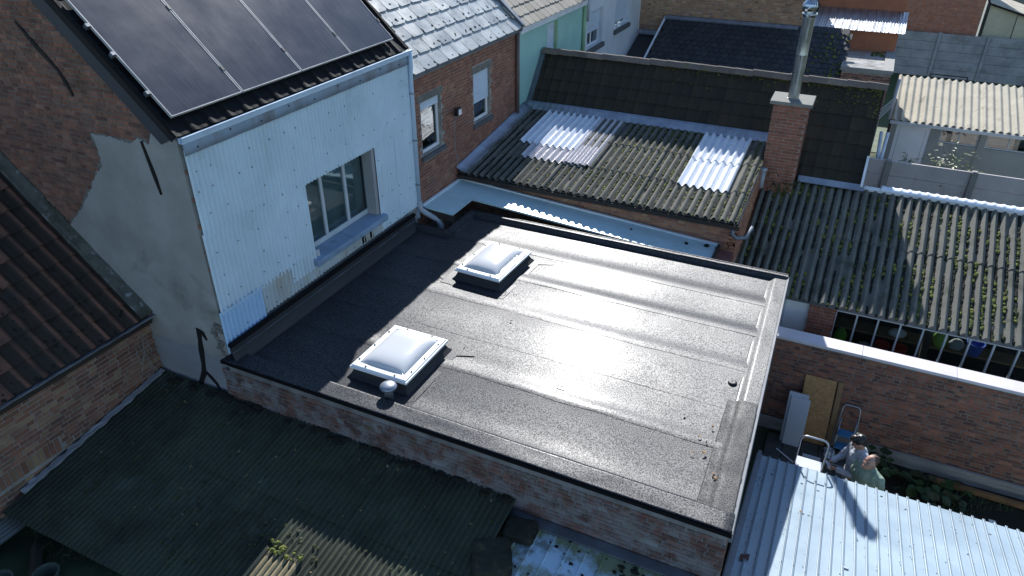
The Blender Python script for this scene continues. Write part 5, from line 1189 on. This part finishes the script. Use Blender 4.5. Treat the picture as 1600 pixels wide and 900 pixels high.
crumple('grey_cloth',.86,10.45,.06,.17,mat('grey cloth',(.16,.20,.25),.9,.2,8,.3),'crumpled grey blue cloth on the paving beside the men','cloth',(1.2,.8,.5),8)
m = MB(); m.chbox(.50,.80,10.95,11.02,.06,.10,.006); tag(m.build('wood_offcut', M_board), 'short pale offcut lying behind the ladder hoop', 'offcut')
m = MB((.05,10.95,.065),V3((.8,-.6,0)),V3((.6,.8,0)),Z); m.chbox(0,.45,0,.025,0,.02,.004); tag(m.build('pale_strip', M_whitepaint), 'thin white strip lying on the paving left of the ladder', 'strip')
for i,(x,y,r,l) in enumerate(((2.25,10.55,.045,'crumpled pale litter on the soil below the broad leaves, uppermost'),(2.42,10.48,.06,'larger crumpled pale litter on the soil below the broad leaves'),(2.20,10.32,.05,'crumpled pale litter on the soil nearest the steel roof'))):
    crumple('litter',x,y,.03,r,mat('pale litter',(.40,.43,.45),.5,.15,8,.1),l,'litter',(1.3,.9,.5),i*5,'litter on the soil')
m = MB((3.45,10.75,.04)); m.chbox(-.05,.05,-.03,.03,0,.012,.004); tag(m.build('white_scrap', M_white), 'small white scrap on the soil at far right', 'scrap')
lb = MB((2.6,11.28,.09),V3((1,-.02,0)).normalized(),V3((.02,1,0)).normalized(),Z); lb.chbox(0,2.6,0,.09,-.05,.03,.008); tag(lb.build('timber_plank', mat('weathered orange plank',(.22,.12,.05),.8,.3,4,.4,40)), 'long weathered plank lying along the foot of the garden wall', 'plank')
lb = MB((3.0,10.25,.06),V3((1,-.28,0)).normalized(),V3((.28,1,0)).normalized(),Z); lb.tube([(0,0,0),(.25,0,.01),(.55,.01,0)],[.03,.022,.018],7); tag(lb.build('branch', M_wood, smooth=True), 'short broken branch on the soil at far right', 'branch')
# ---------------------------------------------------------------- plants
def leafy(name, x, y, z, n, r, h, size, mt, label, cat='plant', group=None, broad=True, seed=1):
    rnd = random.Random(seed); o = thing(name,label,cat,(x,y,z),group); st = MB((x,y,z)); lf = MB((x,y,z))
    for i in range(n):
        a = rnd.uniform(0,6.28); rr = r*math.sqrt(rnd.random()); hh = h*rnd.uniform(.35,1); p = V3((rr*math.cos(a),rr*math.sin(a),hh))
        st.tube([(p.x*.25,p.y*.25,0),(p.x*.6,p.y*.6,hh*.7),tuple(p)],.0035 if broad else .004,4)
        k = 1 if broad else 5
        for q in range(k):
            d = V3((math.cos(a+rnd.uniform(-1,1)),math.sin(a+rnd.uniform(-1,1)),rnd.uniform(-.5,.3))).normalized(); s_ = size*rnd.uniform(.6,1.2)
            c = p if broad else V3((p.x*rnd.uniform(.5,1.15),p.y*rnd.uniform(.5,1.15),hh*rnd.uniform(.4,1.1)))
            side = d.cross(Z).normalized(); up = side.cross(d).normalized()
            pts = [(0,0),(.28,.42),(.62,.46),(1,0),(.62,-.46),(.28,-.42)] if broad else [(0,0),(.35,.22),(1,0),(.35,-.22)]
            i0 = len(lf.v); lf.v += [lf.O + c + d*(u*s_) + side*(v*s_*(1 if broad else .9)) + up*(-.18*s_*u*u + .10*s_*abs(v)) for u,v in pts]
            if broad: lf.f += [[i0,i0+1,i0+2,i0+3],[i0,i0+3,i0+4,i0+5]]
            else: lf.f += [[i0,i0+1,i0+2],[i0,i0+2,i0+3]]
    st.build('stems', M_grass, o, kind='stuff'); lf.build('leaves', mt, o, kind='stuff'); return o
leafy('burdock',1.72,11.15,.02,26,.26,.30,.17,M_leaf,'broad leaved weed at the wall foot behind the men','plant','broad leaved weeds',seed=2)
leafy('burdock',2.45,10.98,.02,34,.34,.28,.18,M_leaf,'broad leaved weed in the middle of the soil strip','plant','broad leaved weeds',seed=3)
leafy('burdock',4.0,9.95,.02,26,.28,.26,.17,M_leaf,'broad leaved weed at the far right picture edge','plant','broad leaved weeds',seed=4)
leafy('burdock',2.95,11.05,.02,14,.2,.2,.12,M_leaf,'small broad leaved weed beside the long plank','plant','broad leaved weeds',seed=6)
gm = MB()
for i in range(6500):
    x, y = random.uniform(1.2,5.2), random.uniform(9.0,11.3)
    if mnoise.noise(V3((x*1.3,y*1.6,4))) < -.05: continue
    h = random.uniform(.03,.13); a = random.uniform(0,6.28); dx, dy = .05*math.cos(a), .05*math.sin(a); i0 = len(gm.v)
    gm.v += [V3((x-.006*math.sin(a),y+.006*math.cos(a),0)),V3((x+.006*math.sin(a),y-.006*math.cos(a),0)),V3((x+dx,y+dy,h))]; gm.f.append([i0,i0+1,i0+2])
tag(gm.build('weeds', M_grass), kind='stuff')
leafy('shrub',2.75,22.2,1.35,46,.75,1.05,.16,M_leaf_pale,'straggly pale shrub between the concrete fence and the garden shed','shrub',None,False,seed=11)
leafy('shrub',1.62,22.0,1.75,10,.18,.5,.16,M_leaf_pale,'small yellow leaved shrub in front of the white shed door','shrub',None,False,seed=12)
leafy('shrub',5.0,22.0,1.55,16,.4,.6,.17,M_leaf_pale,'yellow green shrub top at the right end of the pale fence','shrub',None,False,seed=13)
leafy('shrub',.55,22.4,1.2,40,.5,.7,.14,M_leaf,'dark green shrub in the gap beside the tile roof','shrub',None,False,seed=14)
leafy('ivy',-.98,14.80,3.35,26,.35,.35,.07,M_leaf,'sparse ivy at the foot of the brick chimney','plant',None,False,seed=15)
# ---------------------------------------------------------------- people
def mold(name, parts, mt, parent, voxel=.014, smooth=6):
    """one continuous skin from overlapping tapered limbs (elliptical tubes) and ellipsoids"""
    m = MB()
    for p in parts:
        if p[0] == 'e':
            c, r = V3(p[1]), p[2]; q = p[3] if len(p) > 3 else Matrix.Identity(3); k = len(m.v); nu, nv = 14, 9
            for j in range(nv+1):
                th = math.pi*j/nv
                for i in range(nu):
                    ph = 2*math.pi*i/nu; v = V3((r[0]*math.sin(th)*math.cos(ph), r[1]*math.sin(th)*math.sin(ph), r[2]*math.cos(th))); m.v.append(c + q @ v)
            for j in range(nv):
                for i in range(nu): m.f.append([k+j*nu+i,k+j*nu+(i+1)%nu,k+(j+1)*nu+(i+1)%nu,k+(j+1)*nu+i])
        else:
            m.tube(p[1], p[2], 12)
            for c, r in ((p[1][0],p[2][0]),(p[1][-1],p[2][-1])):
                k = len(m.v)
                for j in range(7):
                    th = math.pi*j/6
                    for i in range(10): ph = 2*math.pi*i/10; m.v.append(V3(c)+V3((r*math.sin(th)*math.cos(ph), r*math.sin(th)*math.sin(ph), r*math.cos(th))))
                for j in range(6):
                    for i in range(10): m.f.append([k+j*10+i,k+j*10+(i+1)%10,k+(j+1)*10+(i+1)%10,k+(j+1)*10+i])
    o = link(name, m.mesh(name, mt), parent)
    r = o.modifiers.new('r','REMESH'); r.mode = 'VOXEL'; r.voxel_size = voxel; r.use_smooth_shade = True
    s_ = o.modifiers.new('s','SMOOTH'); s_.iterations = smooth; s_.factor = .5
    dg = bpy.context.evaluated_depsgraph_get(); me = bpy.data.meshes.new_from_object(o.evaluated_get(dg)); o.modifiers.clear(); o.data = me
    for pl in me.polygons: pl.use_smooth = True
    return o
M_skin = mat('skin', (.42,.24,.17), .5, .08, 12, .05); M_hairb = mat('black hair', (.012,.010,.009), .45, .3, 40, .5, 120); M_hairbr = mat('brown hair', (.07,.04,.022), .5, .3, 40, .5, 120)
M_sweat = mat('grey sweatshirt', (.44,.47,.52), .95, .10, 10, .5, 160, fine=.1, fscale=200); M_polo = mat('sage polo shirt', (.24,.32,.25), .95, .10, 10, .4, 160)
M_trs = mat('dark trousers', (.02,.022,.03), .9, .15, 8, .3); M_shoe = mat('dark shoes', (.02,.018,.016), .7, .1)
M_eye = mat('dark eye', (.03,.02,.018), .3, .1); M_lip = mat('lip', (.30,.12,.10), .5, .1)
def person(label, base, face, H, hair_m, top_m, head_tilt, arms, hair_style, clothes_label, look=None):
    """face: heading angle of the chest (0 = +x, ccw); head_tilt: pitch of head (down +), look: heading of the head"""
    o = thing('person', label, 'person', base)
    c, s_ = math.cos(face), math.sin(face); F_ = V3((c,s_,0)); R_ = V3((s_,-c,0)); B = V3(base)
    P = lambda f,r,z: tuple(B + F_*f + R_*r + Z*(z*H/1.76))
    # limbs: forward, right, up
    legs = []
    for sg in (-1,1): legs += [('t',[P(.0,sg*.09,.90),P(.02,sg*.10,.50),P(.0,sg*.11,.10)],[.095,.062,.042])]
    torso = [('t',[P(.0,0,.92),P(.01,0,1.05),P(.01,0,1.2),P(.015,0,1.33),P(.0,0,1.43)],[.135,.13,.14,.14,.10]),
             ('t',[P(0,-.10,.95),P(.0,-.10,1.15),P(.01,-.11,1.33),P(0,-.10,1.40)],[.10,.105,.11,.085]), ('t',[P(0,.10,.95),P(.0,.10,1.15),P(.01,.11,1.33),P(0,.10,1.40)],[.10,.105,.11,.085]),
             ('t',[P(-.01,-.17,1.395),P(-.01,0,1.43),P(-.01,.17,1.395)],[.068,.075,.068])]
    sl, hands = [], []
    for sg, (el, wr, short) in arms.items():
        S = P(-.01,sg*.19,1.395); E = P(*el); W_ = P(*wr)
        if short: mid = tuple(V3(S)*.35+V3(E)*.65); sl.append(('t',[S,mid],[.068,.062])); hands.append(('t',[mid,E,W_],[.045,.042,.028]))
        else: sl.append(('t',[S,E,tuple(V3(E)*.12+V3(W_)*.88)],[.07,.058,.044])); hands.append(('t',[E,W_],[.03,.028]))
    neck = [('t',[P(-.005,0,1.40),P(.015,0,1.52)],[.062,.055])]
    ha = look if look is not None else face; hf = V3((math.cos(ha),math.sin(ha),0)); hr = V3((math.sin(ha),-math.cos(ha),0))
    ct, st = math.cos(head_tilt), math.sin(head_tilt); HF = hf*ct - Z*st; HU = hf*st + Z*ct; HC = V3(P(.0,0,1.60)) + hf*(.035 + .04*max(0,st)) - Z*.015*abs(st)
    Q = Matrix((HF, hr, HU)).transposed(); h = lambda f,r,u: tuple(HC + HF*f + hr*r + HU*u)
    head = [('e',HC+HU*.028,(.098,.078,.105),Q), ('e',HC+HF*.022-HU*.045,(.070,.060,.075),Q), ('e',HC+HF*.062-HU*.088,(.030,.030,.026),Q),
            ('t',[h(.088,0,.02),h(.108,0,-.018)],[.010,.017]), ('e',HC+HF*.075+HU*.035,(.022,.055,.014),Q)]
    for sg in (-1,1): head += [('e',HC+hr*(sg*.078)-HF*.005-HU*.002,(.022,.012,.034),Q), ('e',HC+HF*.062+hr*(sg*.038)-HU*.022,(.026,.024,.022),Q)]
    body = mold('body', head+neck+[('t',[P(0,0,.95),P(0,0,1.2),P(0,0,1.40)],[.09,.09,.07])]+legs_in(legs)+hands, M_skin, o, .0085, 3)
    for sg in (-1,1):
        m = MB(HC+HF*.088+hr*(sg*.034)+HU*.008,HF,hr,HU); m.lathe([(.001,-.004),(.012,-.002),(.012,.002),(.001,.004)],8); m.build('eye', M_eye, o, smooth=True)
        m = MB(HC+HF*.094+hr*(sg*.036)+HU*.030,hr,HU,HF); m.chbox(-.019,.019,-.004,.004,-.006,.004,.003); m.build('eyebrow', hair_m, o)
    m = MB(HC+HF*.090-HU*.062,hr,HU,HF); m.chbox(-.022,.022,-.006,.006,-.01,.005,.004); m.build('mouth', M_lip, o)
    tp_ = mold('shirt', torso+sl+[('t',[P(0,0,.86),P(0,0,.95)],[.155,.15])], top_m, o, .012, 3)
    for v in tp_.data.vertices:
        q = v.co; v.co = q + v.normal*(.011*mnoise.noise(V3((q.x*9+q.z*7,q.y*9-q.z*7,q.z*16)))+.007*mnoise.noise(q*26))
    mold('trousers', legs+[('e',V3(P(0,0,.92)),(.14,.16,.10))], M_trs, o, .016, 4)
    m = MB(B,F_,R_,Z)
    for sg in (-1,1):
        m = MB(B,F_,R_,Z); m.tube([(-.07,sg*.11,.045),(.05,sg*.115,.05),(.17,sg*.12,.035)],[.045,.05,.035],10); m.build('shoe', M_shoe, o, smooth=True)
    hp = []
    rnd = random.Random(5)
    if hair_style == 'full':
        hp = [('e',HC+HU*.055-HF*.018,(.108,.088,.098),Q), ('e',HC+HU*.115+HF*.045,(.060,.062,.038),Q), ('e',HC-HF*.065+HU*.01,(.052,.074,.085),Q)]
        for i in range(26):
            a = rnd.uniform(0,6.28); e = rnd.uniform(.2,1.2); v = V3((math.cos(a)*math.cos(e),math.sin(a)*math.cos(e)*.85,math.sin(e)))
            hp.append(('e',HC+HU*.05-HF*.012+Q@V3((v.x*.098,v.y*.092,v.z*.104)),(.022,.022,.018),Q))
    else:
        hp = [('e',HC+HU*.055-HF*.026,(.090,.083,.086),Q), ('e',HC-HF*.055+HU*.0,(.055,.072,.088),Q)]
        for i in range(12):
            a = rnd.uniform(0,6.28); e = rnd.uniform(.3,1.3); v = V3((math.cos(a)*math.cos(e),math.sin(a)*math.cos(e)*.85,math.sin(e))); hp.append(('e',HC+HU*.05-HF*.03+Q@V3((v.x*.082,v.y*.082,v.z*.085)),(.02,.02,.014),Q))
    mold('hair', hp, hair_m, o, .009, 2)
    return o, P, HC
def legs_in(legs): return [(k,pts,[r*.8 for r in rr]) for k,pts,rr in legs]
def hand(o, W_, dirv, palm_n, thumb_side, curl=.9, scale=1.0):
    """palm with five separate bent fingers; dirv: wrist to knuckles; palm_n: palm normal (fingers curl towards it)"""
    D = V3(dirv).normalized(); Nn = V3(palm_n); Nn = (Nn - D*Nn.dot(D)).normalized(); S = D.cross(Nn)*thumb_side; W_ = V3(W_); s_ = scale
    parts = [('t',[tuple(W_),tuple(W_+D*.04*s_)],[.026*s_,.028*s_]), ('t',[tuple(W_+D*.05*s_+S*.022*s_),tuple(W_+D*.09*s_+S*.028*s_)],[.017*s_,.015*s_]), ('t',[tuple(W_+D*.05*s_-S*.02*s_),tuple(W_+D*.085*s_-S*.026*s_)],[.017*s_,.014*s_]), ('t',[tuple(W_+D*.05*s_),tuple(W_+D*.09*s_)],[.018*s_,.016*s_])]
    for i,(off,ln) in enumerate(((.030,.072),(.010,.080),(-.010,.074),(-.029,.058))):
        p = W_+D*.088*s_+S*off*s_; d = D.copy(); P_ = [tuple(p)]
        for k,f in enumerate((.45,.32,.23)):
            an = curl*(.5 if k == 0 else .75); d = (d*math.cos(an)+Nn*math.sin(an)).normalized(); Nn2 = Nn; p = p+d*(ln*f*s_); P_.append(tuple(p))
        parts.append(('t',P_,[.0095*s_,.009*s_,.0085*s_,.0075*s_]))
    p = W_+D*.03*s_+S*.026*s_; d1 = (D*.6+S*.7+Nn*.3).normalized(); d2 = (D*.8+S*.1+Nn*.6).normalized()
    parts.append(('t',[tuple(p),tuple(p+d1*.035*s_),tuple(p+d1*.035*s_+d2*.035*s_)],[.013*s_,.011*s_,.009*s_]))
    return mold('hand', parts, M_skin, o, .0055, 1)
# man with the controller: chest towards -x and a little to the camera
A0 = (1.22,9.80,.05); fa = math.radians(205)
pa, Pa, ha_ = person('dark haired person in a grey sweatshirt looking down at a drone controller', A0, fa, 1.74, M_hairb, M_sweat, math.radians(28),
    {-1: ((.12,-.24,1.12),(.36,-.10,1.16),False), 1: ((.12,.24,1.12),(.36,.08,1.14),False)}, 'full', '', look=math.radians(192))
c_, s2 = math.cos(fa), math.sin(fa); Fa = V3((c_,s2,0)); Ra = V3((s2,-c_,0)); ctrl = V3(Pa(.44,-.01,1.155))
hand(pa, Pa(.36,-.10,1.16), Fa*.8+Ra*.35, Ra*1.0-Z*.1, 1, .8)
hand(pa, Pa(.36,.08,1.14), Fa*.8-Ra*.35, -Ra*1.0-Z*.1, 1, .8)
rc_ = thing('drone_controller','pale grey drone remote held in both hands of the dark haired person','controller',tuple(ctrl))
m = MB(ctrl,Ra,V3(Fa)*.8+Z*.6,(V3(Fa)*-.6+Z*.8)); m.chbox(-.075,.075,-.05,.045,-.02,.02,.012); m.build('body', M_board, rc_)
m = MB(ctrl,Ra,V3(Fa)*.8+Z*.6,(V3(Fa)*-.6+Z*.8)); m.chbox(-.08,.08,.05,.125,-.012,.0,.004); m.build('phone', M_black, rc_)
for q in (-.045,.045):
    m = MB(ctrl,Ra,V3(Fa)*.8+Z*.6,(V3(Fa)*-.6+Z*.8)); m.lathe([(.005,.018),(.005,.036),(.009,.038),(.009,.042)],8,c=(q,-.005,0)); m.build('stick', M_black, rc_)
# man in green looking up to the drone
B0 = (1.36,9.42,.05); fb = math.radians(232)
pb_, Pb, hb_ = person('person in a sage green polo shirt looking up with face in the sun', B0, fb, 1.74, M_hairbr, M_polo, math.radians(-24),
    {-1: ((-.02,-.26,1.12),(.10,-.27,.88),True), 1: ((-.02,.26,1.12),(.10,.27,.88),True)}, 'short', '', look=math.radians(222))
cb, sb2 = math.cos(fb), math.sin(fb); Fb = V3((cb,sb2,0)); Rb = V3((sb2,-cb,0))
hand(pb_, Pb(.10,-.27,.88), Fb*.3-Z, Rb, -1, .5); hand(pb_, Pb(.10,.27,.88), Fb*.3-Z, -Rb, -1, .5)
m = MB(V3(Pb(.0,0,1.455)),Fb,Rb,Z); m.grid(lambda a,b: ((.075+.02*b)*math.cos(a*6.283),(.085+.02*b)*math.sin(a*6.283),.03-.045*b), 24, 3, .006); m.build('collar', M_polo, pb_, smooth=True)
